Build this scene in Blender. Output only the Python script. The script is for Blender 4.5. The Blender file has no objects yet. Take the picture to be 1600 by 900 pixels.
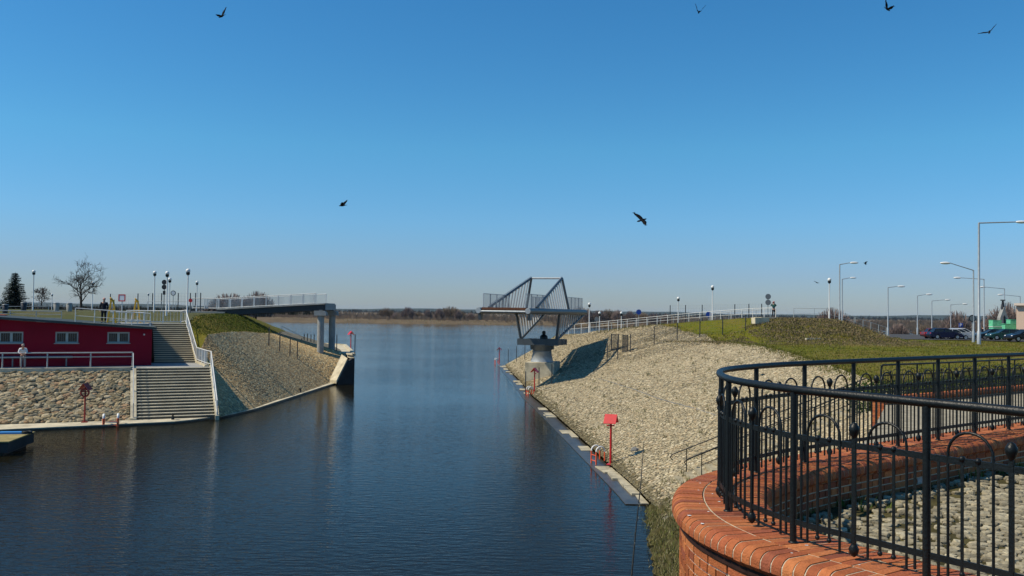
import bpy, bmesh, math, random
import numpy as np
from mathutils import Vector, Matrix
random.seed(7); np.random.seed(7)
R = math.radians
scene = bpy.context.scene
COL = scene.collection

# ---------------------------------------------------------------- camera
CAMZ, FPX = 7.7, 1385.0
cam_d = bpy.data.cameras.new("camera"); cam = bpy.data.objects.new("camera", cam_d); COL.objects.link(cam)
cam_d.sensor_width = 36.0; cam_d.lens = FPX / 1600.0 * 36.0
cam_d.clip_start = 0.1; cam_d.clip_end = 30000
CAMROT = Matrix.Rotation(R(90 + 1.57), 3, 'X') @ Matrix.Rotation(R(0.8), 3, 'Z')
cam.matrix_world = Matrix.Translation((0, 0, CAMZ)) @ CAMROT.to_4x4()
scene.camera = cam

# ---------------------------------------------------------------- sky, sun, exposure
SUN_TO = Vector((-0.97, -0.16, 0.0)).normalized()      # horizontal direction towards the sun
SUN_EL = 50.0
world = bpy.data.worlds.new("World"); scene.world = world; world.use_nodes = True
wt = world.node_tree
sky = wt.nodes.new("ShaderNodeTexSky"); sky.sky_type = 'NISHITA'; sky.sun_disc = False
sky.sun_elevation = R(SUN_EL); sky.sun_rotation = math.atan2(SUN_TO.x, SUN_TO.y)
sky.altitude = 60; sky.air_density = 1.0; sky.dust_density = 0.2; sky.ozone_density = 5.0
bg = wt.nodes["Background"]; bg.inputs[1].default_value = 0.102
hs = wt.nodes.new("ShaderNodeHueSaturation"); hs.inputs["Saturation"].default_value = 1.27
wt.links.new(sky.outputs[0], hs.inputs["Color"]); 
wtc = wt.nodes.new("ShaderNodeTexCoord"); wsx = wt.nodes.new("ShaderNodeSeparateXYZ"); wt.links.new(wtc.outputs["Generated"], wsx.inputs[0])
wcr = wt.nodes.new("ShaderNodeValToRGB"); wt.links.new(wsx.outputs[2], wcr.inputs[0]); e_ = wcr.color_ramp.elements
e_[0].position = 0.0; e_[0].color = (.52, .60, .82, 1); e_[1].position = .34; e_[1].color = (.92, 1.17, 1.12, 1)
for ps, cc in ((.045, (.57, .665, .90, 1)), (.10, (.70, .91, 1.05, 1)), (.18, (.83, 1.13, 1.09, 1))):
    q_ = e_.new(ps); q_.color = cc
wmx = wt.nodes.new("ShaderNodeMix"); wmx.data_type = 'RGBA'; wmx.blend_type = 'MULTIPLY'; wmx.inputs[0].default_value = 1.0
wt.links.new(hs.outputs[0], wmx.inputs[6]); wt.links.new(wcr.outputs[0], wmx.inputs[7]); wt.links.new(wmx.outputs[2], bg.inputs[0])
sd = bpy.data.lights.new("sun", 'SUN'); sd.energy = 4.5; sd.angle = R(0.5); sd.color = (1.0, 0.90, 0.72)
sun = bpy.data.objects.new("sun", sd); COL.objects.link(sun)
sdir = Vector((SUN_TO.x * math.cos(R(SUN_EL)), SUN_TO.y * math.cos(R(SUN_EL)), math.sin(R(SUN_EL))))
sun.rotation_euler = sdir.to_track_quat('Z', 'Y').to_euler(); sun.location = (-60, -20, 80)
vs = scene.view_settings
vs.view_transform = 'Standard'; vs.look = 'None'; vs.exposure = 0.14; vs.gamma = 1.0; vs.use_curve_mapping = False
try:
    scene.cycles.max_bounces = 6; scene.cycles.transparent_max_bounces = 8; scene.cycles.volume_bounces = 0
except Exception: pass

# ---------------------------------------------------------------- pixel (1600x900) -> world
def ray(px, py):
    return CAMROT @ Vector(((px - 800) / FPX, -(py - 450) / FPX, -1.0))
def P(px, py, d):
    v = ray(px, py); return Vector((0, 0, CAMZ)) + v * (d / v.y)
def G(px, py, z):
    v = ray(px, py); return Vector((0, 0, CAMZ)) + v * ((z - CAMZ) / v.z)

# ---------------------------------------------------------------- materials
MATS = {}
def mat(name, col, rough=0.7, metal=0.0, var=0.0, scale=3.0, bump=0.0, bscale=20.0, col2=None, attr=False, spec=None):
    if name in MATS: return MATS[name]
    m = bpy.data.materials.new(name); m.use_nodes = True; MATS[name] = m
    nt = m.node_tree; b = nt.nodes["Principled BSDF"]
    b.inputs["Roughness"].default_value = rough; b.inputs["Metallic"].default_value = metal
    if spec is None and rough > .68: spec = .18
    if spec is not None: b.inputs["Specular IOR Level"].default_value = spec
    tc = nt.nodes.new("ShaderNodeTexCoord")
    c4 = (*col, 1)
    src = None
    if attr:
        a = nt.nodes.new("ShaderNodeAttribute"); a.attribute_name = "Col"; src = a.outputs["Color"]
    if var > 0 or col2:
        n = nt.nodes.new("ShaderNodeTexNoise"); n.inputs["Scale"].default_value = scale; n.inputs["Detail"].default_value = 6; n.inputs["Roughness"].default_value = 0.65
        nt.links.new(tc.outputs["Object"], n.inputs["Vector"])
        mr = nt.nodes.new("ShaderNodeMapRange"); mr.inputs[1].default_value = 0.3; mr.inputs[2].default_value = 0.7
        nt.links.new(n.outputs[0], mr.inputs[0])
        mx = nt.nodes.new("ShaderNodeMix"); mx.data_type = 'RGBA'
        nt.links.new(mr.outputs[0], mx.inputs[0])
        if src:
            mx.blend_type = 'MULTIPLY'; mx.inputs[0].default_value = 1
            cr = nt.nodes.new("ShaderNodeMix"); cr.data_type = 'RGBA'
            nt.links.new(mr.outputs[0], cr.inputs[0])
            cr.inputs[6].default_value = (1 - var, 1 - var, 1 - var, 1); cr.inputs[7].default_value = (1 + var * .5,) * 3 + (1,)
            nt.links.remove(mx.inputs[0].links[0]); 
            nt.links.new(src, mx.inputs[6]); nt.links.new(cr.outputs[2], mx.inputs[7])
        else:
            lo = tuple(max(0, x * (1 - var)) for x in col); hi = col2 if col2 else tuple(min(1, x * (1 + var)) for x in col)
            mx.inputs[6].default_value = (*lo, 1); mx.inputs[7].default_value = (*hi, 1)
        src = mx.outputs[2]
    if src: nt.links.new(src, b.inputs["Base Color"])
    else: b.inputs["Base Color"].default_value = c4
    if bump > 0:
        n2 = nt.nodes.new("ShaderNodeTexNoise"); n2.inputs["Scale"].default_value = bscale; n2.inputs["Detail"].default_value = 5
        nt.links.new(tc.outputs["Object"], n2.inputs["Vector"])
        bp = nt.nodes.new("ShaderNodeBump"); bp.inputs["Strength"].default_value = bump; bp.inputs["Distance"].default_value = 0.05
        nt.links.new(n2.outputs[0], bp.inputs["Height"]); nt.links.new(bp.outputs[0], b.inputs["Normal"])
    return m

M_conc = mat("concrete", (.50, .445, .32), .85, var=.34, scale=1.1, bump=.3, bscale=8)
M_conc2 = mat("concrete_grey", (.30, .30, .28), .85, var=.25, scale=.9, bump=.3, bscale=6)
M_concd = mat("concrete_dark", (.16, .16, .15), .85, var=.3, scale=.8, bump=.3, bscale=6)
M_white = mat("white_paint", (.66, .66, .63), .45, var=.08, scale=3)
M_galv = mat("galvanised", (.40, .42, .42), .45, metal=.35, var=.15, scale=4)
M_galvd = mat("galvanised_dark", (.17, .19, .20), .5, metal=.3, var=.2, scale=3)
M_black = mat("black_paint", (.006, .008, .008), .42, spec=.3, var=.3, scale=12, bump=.12, bscale=60)
M_dpost = mat("dark_post", (.035, .04, .045), .5)
M_red = mat("red_paint", (.55, .012, .015), .4, var=.15, scale=5)
M_redd = mat("faded_red_paint", (.27, .022, .014), .55, var=.3, scale=5)
M_orange = mat("orange_plastic", (.8, .12, .04), .45)
M_wplast = mat("white_plastic", (.75, .74, .70), .4)
M_maroon = mat("maroon_plaster", (.22, .003, .017), .8, var=.12, scale=.6, bump=.15, bscale=14)
M_roof = mat("roofing_felt", (.045, .06, .065), .75, var=.3, scale=1.2)
M_yellow = mat("yellow_paint", (.62, .34, .01), .45)
M_blue = mat("blue_sign", (.01, .06, .35), .4)
M_frame = mat("window_paint", (.34, .38, .35), .5, var=.1)
M_glass = mat("window_glass", (.012, .015, .014), .08)
M_sheet = mat("sheet_pile", (.035, .034, .034), .7, var=.4, scale=.8)
M_brick = mat("brick", (.4, .1, .04), .75, attr=True, var=.25, scale=26, bump=.35, bscale=70)
M_mortar = mat("mortar", (.53, .45, .33), .95, var=.2, scale=9, bump=.3, bscale=50)
M_stone = mat("stone", (.4, .36, .29), .9, attr=True, var=.38, scale=9, bump=.5, bscale=16)
M_grout = mat("grout", (.155, .14, .10), .95, var=.3, scale=1.5, bump=.6, bscale=9)
M_asph = mat("asphalt", (.065, .065, .065), .9, var=.2, scale=1.0, bump=.2, bscale=30)
M_bark = mat("bark", (.045, .036, .030), .9, var=.3, scale=3)
M_twig = mat("bare_twigs", (.11, .08, .065), .9, var=.25, scale=.25)
M_twig2 = mat("bare_brush_twigs", (.24, .17, .115), .95, var=.35, scale=.06)
M_reed = mat("dry_reed", (.40, .31, .17), .95, var=.4, scale=.09)
M_needle = mat("conifer_needles", (.012, .028, .016), .8, var=.4, scale=1.5)
M_darkbush = mat("dark_evergreen", (.018, .024, .016), .9, var=.4, scale=.5)
M_tyre = mat("tyre_rubber", (.012, .012, .012), .8)
M_rim = mat("wheel_rim", (.45, .45, .45), .35, metal=.7)
M_skin = mat("skin", (.50, .27, .19), .55)
M_wood = mat("rusty_wood", (.13, .055, .03), .85, var=.4, scale=4)
M_steel = mat("bridge_steel", (.075, .09, .10), .45, metal=.2, var=.15, scale=2)
M_steelw = mat("bridge_bar_steel", (.52, .53, .52), .4, metal=.15)
M_moss = mat("soil_moss", (.055, .048, .016), .95, var=.5, scale=4, bump=.5, bscale=30, col2=(.10, .085, .03))
M_peach = mat("peach_plaster", (.60, .44, .33), .85, var=.08, scale=1)
M_ggreen = mat("green_mesh_cover", (.13, .50, .28), .75, var=.3, scale=3)

def grassmat(name, a, b, c, s1=.12, s2=1.6):
    m = bpy.data.materials.new(name); m.use_nodes = True; nt = m.node_tree; bs = nt.nodes["Principled BSDF"]
    bs.inputs["Roughness"].default_value = .95; bs.inputs["Specular IOR Level"].default_value = .15
    tc = nt.nodes.new("ShaderNodeTexCoord")
    def nz(s, d=6):
        n = nt.nodes.new("ShaderNodeTexNoise"); n.inputs["Scale"].default_value = s; n.inputs["Detail"].default_value = d; n.inputs["Roughness"].default_value = .7
        nt.links.new(tc.outputs["Object"], n.inputs["Vector"])
        r = nt.nodes.new("ShaderNodeMapRange"); r.inputs[1].default_value = .40; r.inputs[2].default_value = .60
        nt.links.new(n.outputs[0], r.inputs[0]); return r.outputs[0]
    def mix(f, x, y):
        k = nt.nodes.new("ShaderNodeMix"); k.data_type = 'RGBA'; nt.links.new(f, k.inputs[0])
        for i, v in ((6, x), (7, y)):
            if isinstance(v, tuple): k.inputs[i].default_value = (*v, 1)
            else: nt.links.new(v, k.inputs[i])
        return k.outputs[2]
    c1 = mix(nz(s1), a, b); c2 = mix(nz(s2), c1, c)
    k = nt.nodes.new("ShaderNodeMix"); k.data_type = 'RGBA'; k.inputs[0].default_value = .55
    nt.links.new(c1, k.inputs[6]); nt.links.new(c2, k.inputs[7]); nt.links.new(k.outputs[2], bs.inputs["Base Color"])
    n2 = nt.nodes.new("ShaderNodeTexNoise"); n2.inputs["Scale"].default_value = 9; n2.inputs["Detail"].default_value = 6; nt.links.new(tc.outputs["Object"], n2.inputs["Vector"])
    bp = nt.nodes.new("ShaderNodeBump"); bp.inputs["Strength"].default_value = .9; bp.inputs["Distance"].default_value = .2
    nt.links.new(n2.outputs[0], bp.inputs["Height"]); nt.links.new(bp.outputs[0], bs.inputs["Normal"])
    return m
M_grass = grassmat("grass", (.130, .128, .008), (.195, .138, .030), (.080, .105, .006))
M_grass2 = grassmat("plaza_grass", (.085, .090, .028), (.115, .105, .05), (.065, .075, .02))
M_plain = grassmat("dry_plain", (.13, .095, .06), (.18, .135, .08), (.09, .07, .04), .02, .15)
M_blade = mat("grass_blade", (.08, .11, .015), .9, attr=True, spec=.1)

# ---------------------------------------------------------------- mesh builder
class MB:
    def __init__(s): s.v = []; s.f = []; s.sm = []
    def add(s, vs_, fs, smooth=False):
        o = len(s.v); s.v += [tuple(x) for x in vs_]; s.f += [tuple(i + o for i in f) for f in fs]; s.sm += [smooth] * len(fs); return s
    def box(s, c, size, rz=0.0, M=None, bev=0.0):
        x, y, z = (k / 2 for k in size)
        pts = [Vector((a * x, b * y, e * z)) for e in (-1, 1) for a, b in ((-1, -1), (1, -1), (1, 1), (-1, 1))]
        rot = M if M is not None else Matrix.Rotation(rz, 3, 'Z')
        pts = [rot @ p + Vector(c) for p in pts]
        return s.add(pts, [(3, 2, 1, 0), (4, 5, 6, 7), (0, 1, 5, 4), (1, 2, 6, 5), (2, 3, 7, 6), (3, 0, 4, 7)])
    def beam(s, p0, p1, w, h, up=Vector((0, 0, 1))):
        p0, p1 = Vector(p0), Vector(p1); d = p1 - p0; L = d.length
        if L < 1e-6: return s
        d.normalize(); a = d.cross(up)
        if a.length < 1e-4: a = d.cross(Vector((0, 1, 0)))
        a.normalize(); b = a.cross(d)
        pts = []
        for p in (p0, p1):
            for i, j in ((-1, -1), (1, -1), (1, 1), (-1, 1)): pts.append(p + a * (i * w / 2) + b * (j * h / 2))
        return s.add(pts, [(3, 2, 1, 0), (4, 5, 6, 7), (0, 1, 5, 4), (1, 2, 6, 5), (2, 3, 7, 6), (3, 0, 4, 7)])
    def path(s, pts, r, n=8, closed=False, cap=True):
        pts = [Vector(p) for p in pts]; N = len(pts); rr = r if isinstance(r, (list, tuple)) else [r] * N
        o = []; ref = None
        for i, p in enumerate(pts):
            if closed: t = pts[(i + 1) % N] - pts[i - 1]
            else: t = (pts[min(i + 1, N - 1)] - pts[max(i - 1, 0)])
            t.normalize()
            if ref is None:
                ref = t.cross(Vector((0, 0, 1)))
                if ref.length < 1e-3: ref = t.cross(Vector((0, 1, 0)))
            ref = ref - t * ref.dot(t)
            if ref.length < 1e-5: ref = t.orthogonal()
            ref.normalize(); b = t.cross(ref)
            for k in range(n):
                a = 2 * math.pi * k / n; o.append(p + (ref * math.cos(a) + b * math.sin(a)) * rr[i])
        fs = []
        for i in range(N if closed else N - 1):
            for k in range(n):
                i2 = (i + 1) % N
                fs.append((i * n + k, i * n + (k + 1) % n, i2 * n + (k + 1) % n, i2 * n + k))
        s.add(o, fs, True)
        if cap and not closed:
            s.add(o[:n], [tuple(range(n))[::-1]]); s.add(o[-n:], [tuple(range(n))])
        return s
    def tube(s, p0, p1, r0, r1=None, n=8): return s.path([p0, p1], [r0, r1 if r1 is not None else r0], n)
    def lathe(s, c, prof, n=20):
        c = Vector(c); o = []
        for r, z in prof:
            for k in range(n):
                a = 2 * math.pi * k / n; o.append(c + Vector((r * math.cos(a), r * math.sin(a), z)))
        fs = [(i * n + k, i * n + (k + 1) % n, (i + 1) * n + (k + 1) % n, (i + 1) * n + k) for i in range(len(prof) - 1) for k in range(n)]
        s.add(o, fs, True)
        s.add(o[:n], [tuple(range(n))[::-1]]); s.add(o[-n:], [tuple(range(n))]); return s
    def prism(s, poly, z0, z1):
        n = len(poly); o = [(x, y, z0) for x, y in poly] + [(x, y, z1) for x, y in poly]
        A = sum(poly[i][0] * poly[(i + 1) % n][1] - poly[(i + 1) % n][0] * poly[i][1] for i in range(n))
        top = tuple(range(n, 2 * n)); bot = tuple(range(n))[::-1]
        sd_ = [(i, (i + 1) % n, n + (i + 1) % n, n + i) for i in range(n)]
        if A < 0: top = top[::-1]; bot = bot[::-1]; sd_ = [f[::-1] for f in sd_]
        return s.add(o, [bot, top] + sd_)
    def extr(s, poly3, vec):
        n = len(poly3); v = Vector(vec); o = [Vector(p) for p in poly3]; o += [p + v for p in o]
        return s.add(o, [tuple(range(n))[::-1], tuple(range(n, 2 * n))] + [(i, (i + 1) % n, n + (i + 1) % n, n + i) for i in range(n)])
    def ball(s, c, r, sz=None, n=8, m=6):
        sz = sz or (1, 1, 1); c = Vector(c); o = [c + Vector((0, 0, -r * sz[2]))]
        for j in range(1, m):
            a = -math.pi / 2 + math.pi * j / m
            for k in range(n):
                b = 2 * math.pi * k / n; o.append(c + Vector((r * sz[0] * math.cos(a) * math.cos(b), r * sz[1] * math.cos(a) * math.sin(b), r * sz[2] * math.sin(a))))
        o.append(c + Vector((0, 0, r * sz[2]))); L = len(o) - 1
        fs = [(0, 1 + (k + 1) % n, 1 + k) for k in range(n)]
        for j in range(m - 2):
            for k in range(n): fs.append((1 + j * n + k, 1 + j * n + (k + 1) % n, 1 + (j + 1) * n + (k + 1) % n, 1 + (j + 1) * n + k))
        fs += [(L, 1 + (m - 2) * n + k, 1 + (m - 2) * n + (k + 1) % n) for k in range(n)]
        return s.add(o, fs, True)
    def build(s, name, material, parent=None, origin=None, world=False):
        """world=True: coordinates are world ones, re-based on the parent's (unrotated) location"""
        off = Vector((0, 0, 0))
        if world and parent is not None:
            p = parent
            while p is not None: off = off + p.location; p = p.parent
        elif origin is not None: off = Vector(origin)
        me = bpy.data.meshes.new(name)
        me.from_pydata([(x - off.x, y - off.y, z - off.z) for x, y, z in s.v], [], s.f); me.update()
        me.polygons.foreach_set("use_smooth", s.sm)
        o = bpy.data.objects.new(name, me); COL.objects.link(o)
        if material: me.materials.append(material)
        if parent is not None: o.parent = parent
        elif origin is not None: o.location = origin
        return o

def tag(o, label=None, cat=None, group=None, kind=None):
    if label: o["label"] = label
    if cat: o["category"] = cat
    if group: o["group"] = group
    if kind: o["kind"] = kind
    return o
def empty(name, loc, label, cat, group=None):
    o = bpy.data.objects.new(name, None); COL.objects.link(o); o.location = loc; o.empty_display_size = .3
    return tag(o, label, cat, group)
def copy_tree(o, parent=None):
    c = o.copy(); COL.objects.link(c)
    if parent is not None: c.parent = parent
    for ch in list(o.children): copy_tree(ch, c)
    return c
def npmesh(name, V, F, material, cols=None, smooth=False, parent=None):
    """V (n,3), F (m,k) constant k, cols (n,3) per-vertex"""
    me = bpy.data.meshes.new(name); n, m, k = len(V), len(F), F.shape[1]
    me.vertices.add(n); me.vertices.foreach_set("co", np.ascontiguousarray(V, dtype=np.float32).ravel())
    me.loops.add(m * k); me.loops.foreach_set("vertex_index", np.ascontiguousarray(F, dtype=np.int32).ravel())
    me.polygons.add(m); me.polygons.foreach_set("loop_start", np.arange(0, m * k, k, dtype=np.int32))
    me.polygons.foreach_set("use_smooth", np.full(m, smooth))
    me.update(calc_edges=True)
    if cols is not None:
        a = me.color_attributes.new("Col", 'FLOAT_COLOR', 'POINT')
        c = np.ones((n, 4), np.float32); c[:, :3] = cols; a.data.foreach_set("color", c.ravel())
    o = bpy.data.objects.new(name, me); COL.objects.link(o)
    if material: me.materials.append(material)
    if parent is not None: o.parent = parent
    return o

# stones: deformed blobs merged into one mesh
def ico(sub):
    bm = bmesh.new(); bmesh.ops.create_icosphere(bm, subdivisions=sub, radius=1.0)
    bm.verts.ensure_lookup_table()
    V = np.array([v.co[:] for v in bm.verts]); F = np.array([[v.index for v in f.verts] for f in bm.faces]); bm.free(); return V, F
def stones(name, pts, nrm, rad, palette, sub=1, flat=.55, elong=1.5, material=None, axis=None, sink=.35, parent=None, boxy=.85, wet=None):
    V0, F0 = ico(sub); N = len(pts); nv = len(V0)
    pts = np.asarray(pts); nrm = np.asarray(nrm, float); nrm /= np.linalg.norm(nrm, axis=1)[:, None]
    if axis is None:
        t = np.random.randn(N, 3)
    else:
        t = np.tile(np.asarray(axis, float), (N, 1)) + np.random.randn(N, 3) * .35
    t -= nrm * (t * nrm).sum(1)[:, None]; t /= np.linalg.norm(t, axis=1)[:, None]; b = np.cross(nrm, t)
    r = np.asarray(rad)[:, None]
    sx = r * np.random.uniform(1.0, elong, (N, 1)); sy = r * np.random.uniform(.75, 1.1, (N, 1)); sz = r * flat * np.random.uniform(.7, 1.3, (N, 1))
    D = np.random.uniform(.72, 1.18, (N, nv))
    loc = V0[None] * D[:, :, None]
    loc = np.sign(loc) * np.abs(loc) ** boxy
    W = pts[:, None, :] + t[:, None, :] * (loc[:, :, 0:1] * sx[:, None]) + b[:, None, :] * (loc[:, :, 1:2] * sy[:, None]) + nrm[:, None, :] * (loc[:, :, 2:3] * sz[:, None] + (sz * (1 - 2 * sink))[:, None] * .6)
    F = (F0[None] + (np.arange(N) * nv)[:, None, None]).reshape(-1, 3)
    pal = np.array(palette); c = pal[np.random.randint(0, len(pal), N)] * np.random.uniform(.72, 1.22, (N, 1))
    if wet: c = c * np.where(pts[:, 2:3] < wet + np.random.randn(N, 1) * .09, np.array([[.42, .42, .36]]), 1.0)
    return npmesh(name, W.reshape(-1, 3), F, material or M_stone, np.repeat(c, nv, axis=0), False, parent)

# resample polylines / lofts
def resample(poly, n):
    p = np.array([tuple(q) for q in poly], float); d = np.r_[0, np.cumsum(np.linalg.norm(np.diff(p, axis=0), axis=1))]
    t = np.linspace(0, d[-1], n); return np.stack([np.interp(t, d, p[:, k]) for k in range(p.shape[1])], 1)
def interp_at(ys, poly, key=1):
    p = np.array(poly, float); return np.stack([np.interp(ys, p[:, key], p[:, k]) for k in range(p.shape[1])], 1)
def loft(name, A, B, nu, material, noise=0.0, smooth=True):
    A = np.asarray(A); B = np.asarray(B); n = len(A)
    u = np.linspace(0, 1, nu)[None, :, None]; Vx = A[:, None] * (1 - u) + B[:, None] * u
    if noise: Vx[:, 1:-1, 2] += np.random.randn(n, nu - 2) * noise
    idx = np.arange(n * nu).reshape(n, nu)
    F = np.stack([idx[:-1, :-1], idx[:-1, 1:], idx[1:, 1:], idx[1:, :-1]], -1).reshape(-1, 4)
    # face upwards
    f = F[len(F) // 2]; V = Vx.reshape(-1, 3); nn = np.cross(V[f[1]] - V[f[0]], V[f[3]] - V[f[0]])
    if nn[2] < 0: F = F[:, ::-1]
    return npmesh(name, V, F, material, None, smooth)
def loft_points(A, B, spacing, jit=.32):
    """jittered points over the ruled surface between equally long polylines A,B"""
    A = np.asarray(A, float); B = np.asarray(B, float); pts, nr = [], []
    for i in range(len(A) - 1):
        a0, a1, b0, b1 = A[i], A[i + 1], B[i], B[i + 1]
        du = (np.linalg.norm(b0 - a0) + np.linalg.norm(b1 - a1)) / 2; dv = (np.linalg.norm(a1 - a0) + np.linalg.norm(b1 - b0)) / 2
        n = max(1, int(round(du * dv / spacing ** 2))); nu = max(1, int(round(du / spacing))); nvv = max(1, int(round(n / nu)))
        uu, vv = np.meshgrid((np.arange(nu) + .5) / nu, (np.arange(nvv) + .5) / nvv)
        uu = uu.ravel() + np.random.uniform(-jit, jit, uu.size) / nu; vv = vv.ravel() + np.random.uniform(-jit, jit, vv.size) / nvv
        uu = uu[:, None]; vv = vv[:, None]
        p = (a0 * (1 - vv) + a1 * vv) * (1 - uu) + (b0 * (1 - vv) + b1 * vv) * uu
        nn = np.cross(a1 - a0, b0 - a0) if np.linalg.norm(a1 - a0) > 1e-3 else np.cross(b1 - b0, b0 - a0)
        if nn[2] < 0: nn = -nn
        pts.append(p); nr.append(np.tile(nn, (len(p), 1)))
    return np.concatenate(pts), np.concatenate(nr)

def in_poly(x, y, poly):
    r = np.zeros(x.shape, bool); n = len(poly)
    for i in range(n):
        x0, y0 = poly[i]; x1, y1 = poly[(i + 1) % n]
        if y0 == y1: continue
        c = ((y0 > y) != (y1 > y)) & (x < (x1 - x0) * (y - y0) / (y1 - y0) + x0); r ^= c
    return r
def seg_dist(x, y, line, vals=None):
    best = np.full(x.shape, 1e9); bv = np.zeros(x.shape)
    for i in range(len(line) - 1):
        (x0, y0), (x1, y1) = line[i][:2], line[i + 1][:2]; dx, dy = x1 - x0, y1 - y0; L = dx * dx + dy * dy + 1e-9
        t = np.clip(((x - x0) * dx + (y - y0) * dy) / L, 0, 1); d = np.hypot(x - x0 - t * dx, y - y0 - t * dy)
        m = d < best; best = np.where(m, d, best)
        if vals is not None: bv = np.where(m, vals[i] * (1 - t) + vals[i + 1] * t, bv)
    return (best, bv) if vals is not None else best
def wav(x, y):
    return (np.sin(x * .9 + 1.3 * np.sin(y * .37)) * np.cos(y * .77 + 1.1 * np.sin(x * .41)) + .6 * np.sin(x * 2.1 + y * 1.3) * np.cos(y * 2.3 - x * .9))
def landsheet(name, xs, ys, hf, poly, material, skirt=2.2, slope=1.0):
    X, Y = np.meshgrid(xs, ys); ins = in_poly(X, Y, poly)
    d = seg_dist(X, Y, list(poly) + [poly[0]])
    Z = hf(X, Y); Z = np.where(ins, Z, Z - .12 - d * slope)
    keep = ins | (d < skirt); n, m = X.shape; idx = np.arange(n * m).reshape(n, m)
    ok = keep[:-1, :-1] & keep[1:, :-1] & keep[:-1, 1:] & keep[1:, 1:]
    F = np.stack([idx[:-1, :-1], idx[:-1, 1:], idx[1:, 1:], idx[1:, :-1]], -1)[ok]
    used = np.unique(F); mp = np.full(n * m, -1); mp[used] = np.arange(len(used))
    V = np.stack([X.ravel(), Y.ravel(), Z.ravel()], 1)[used]
    return tag(npmesh(name, V, mp[F], material, None, True), kind="structure")
def axis_steps(a, b, fine, c, grow=1.18, maxs=40):
    """fine steps a..b, then growing to c (either side)"""
    v = list(np.arange(a, b, fine)); s = fine; x = v[-1]
    while x < c:
        s = min(s * grow, maxs); x += s; v.append(x)
    return np.array(v)
HAZE_D = 0.00004
# ================================================================ SETTING: water, terrain
def water():
    m = bpy.data.materials.new("river_water"); m.use_nodes = True; nt = m.node_tree; b = nt.nodes["Principled BSDF"]
    b.inputs["Base Color"].default_value = (.010, .0085, .003, 1); b.inputs["Roughness"].default_value = .03; b.inputs["IOR"].default_value = 1.16
    g = nt.nodes.new("ShaderNodeNewGeometry")
    def nz(sx, sy, det, rot=0.0):
        mp = nt.nodes.new("ShaderNodeMapping"); mp.inputs["Scale"].default_value = (sx, sy, 1); mp.inputs["Rotation"].default_value = (0, 0, rot)
        n = nt.nodes.new("ShaderNodeTexNoise"); n.inputs["Scale"].default_value = 1; n.inputs["Detail"].default_value = det; n.inputs["Roughness"].default_value = .55
        nt.links.new(g.outputs["Position"], mp.inputs[0]); nt.links.new(mp.outputs[0], n.inputs[0]); return n.outputs[0]
    a = nz(1.5, 4.2, 3, .22); c = nz(.022, .022, 3, .5)
    e = nz(4.5, 9.0, 2, -.3)
    def math_(op, x, y):
        k = nt.nodes.new("ShaderNodeMath"); k.operation = op
        for i, q in enumerate((x, y)):
            if isinstance(q, (int, float)): k.inputs[i].default_value = q
            else: nt.links.new(q, k.inputs[i])
        return k.outputs[0]
    gust = nt.nodes.new("ShaderNodeMapRange"); gust.inputs[1].default_value = .38; gust.inputs[2].default_value = .62; gust.inputs[3].default_value = .5; gust.inputs[4].default_value = 1.1
    nt.links.new(c, gust.inputs[0])
    h = math_('MULTIPLY', math_('ADD', a, math_('MULTIPLY', e, .22)), gust.outputs[0])
    bp = nt.nodes.new("ShaderNodeBump"); bp.inputs["Strength"].default_value = 1.0; bp.inputs["Distance"].default_value = .034
    nt.links.new(h, bp.inputs["Height"]); nt.links.new(bp.outputs[0], b.inputs["Normal"])
    me = MB(); me.add([(-6000, -60, 0), (6000, -60, 0), (6000, 9000, 0), (-6000, 9000, 0)], [(0, 1, 2, 3)])
    tag(me.build("water", m), kind="structure")
    bed = MB(); bed.add([(-6500, -80, -3), (6500, -80, -3), (6500, 9500, -3), (-6500, 9500, -3)], [(0, 1, 2, 3)])
    tag(bed.build("ground", M_moss), kind="structure")
water()

# ---------------- right bank ------------------------------------------------
TOE_R = [(4.4, 18), (5.0, 26.8), (5.75, 34), (5.6, 36), (5.5, 38), (4.55, 50), (3.79, 59.6), (2.95, 70), (2.0, 80), (1.2, 95), (.6, 104), (-.2, 115), (-.8, 126), (.6, 133), (6, 138), (40, 153), (103, 226), (353, 697)]
TOP_R = [(8.6, 18), (12.2, 26.8), (15.6, 34), (16.2, 36), (16.6, 38), (18.0, 50), (20.0, 62), (20.9, 72), (21.3, 80), (20.6, 94), (17, 102.5), (11, 110), (6.5, 118), (6.5, 124), (9.5, 128), (43, 146), (106, 222), (356, 694)]
LANDR = TOP_R + [(900, 694), (900, 18)]
CP_R = np.array([(18, 50, 4.65), (20.4, 65, 4.75), (21.3, 82, 5.2), (26, 75, 5.15), (27, 59, 5.05), (40, 82, 5.35), (46, 89, 5.3), (34, 66, 5.2), (60, 126, 4.7), (75, 122, 4.7), (90, 140, 4.6), (70, 143, 4.5), (100, 150, 4.4), (40, 130, 4.7), (20, 105, 5.3), (10, 112, 4.9), (5, 120, 4.1), (30, 120, 4.8), (130, 230, 1.5), (200, 250, .8), (300, 400, .5), (200, 600, .5), (500, 500, .5), (15, 36, 4.5), (12, 28, 4.5), (20, 30, 4.6), (60, 100, 5.15), (80, 90, 5.3), (10, 18, 4.5), (30, 45, 4.95), (55, 60, 5.25), (45, 112, 4.85)])
RIDGE = [(6, 116, 4.7), (8.4, 111, 5.3), (15, 105.5, 6.15), (21.7, 100.5, 6.98), (26.0, 96, 7.42), (28.5, 93.2, 7.5), (33.2, 92.3, 7.45), (36.0, 92, 6.6), (38.6, 92, 5.6)]
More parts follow.
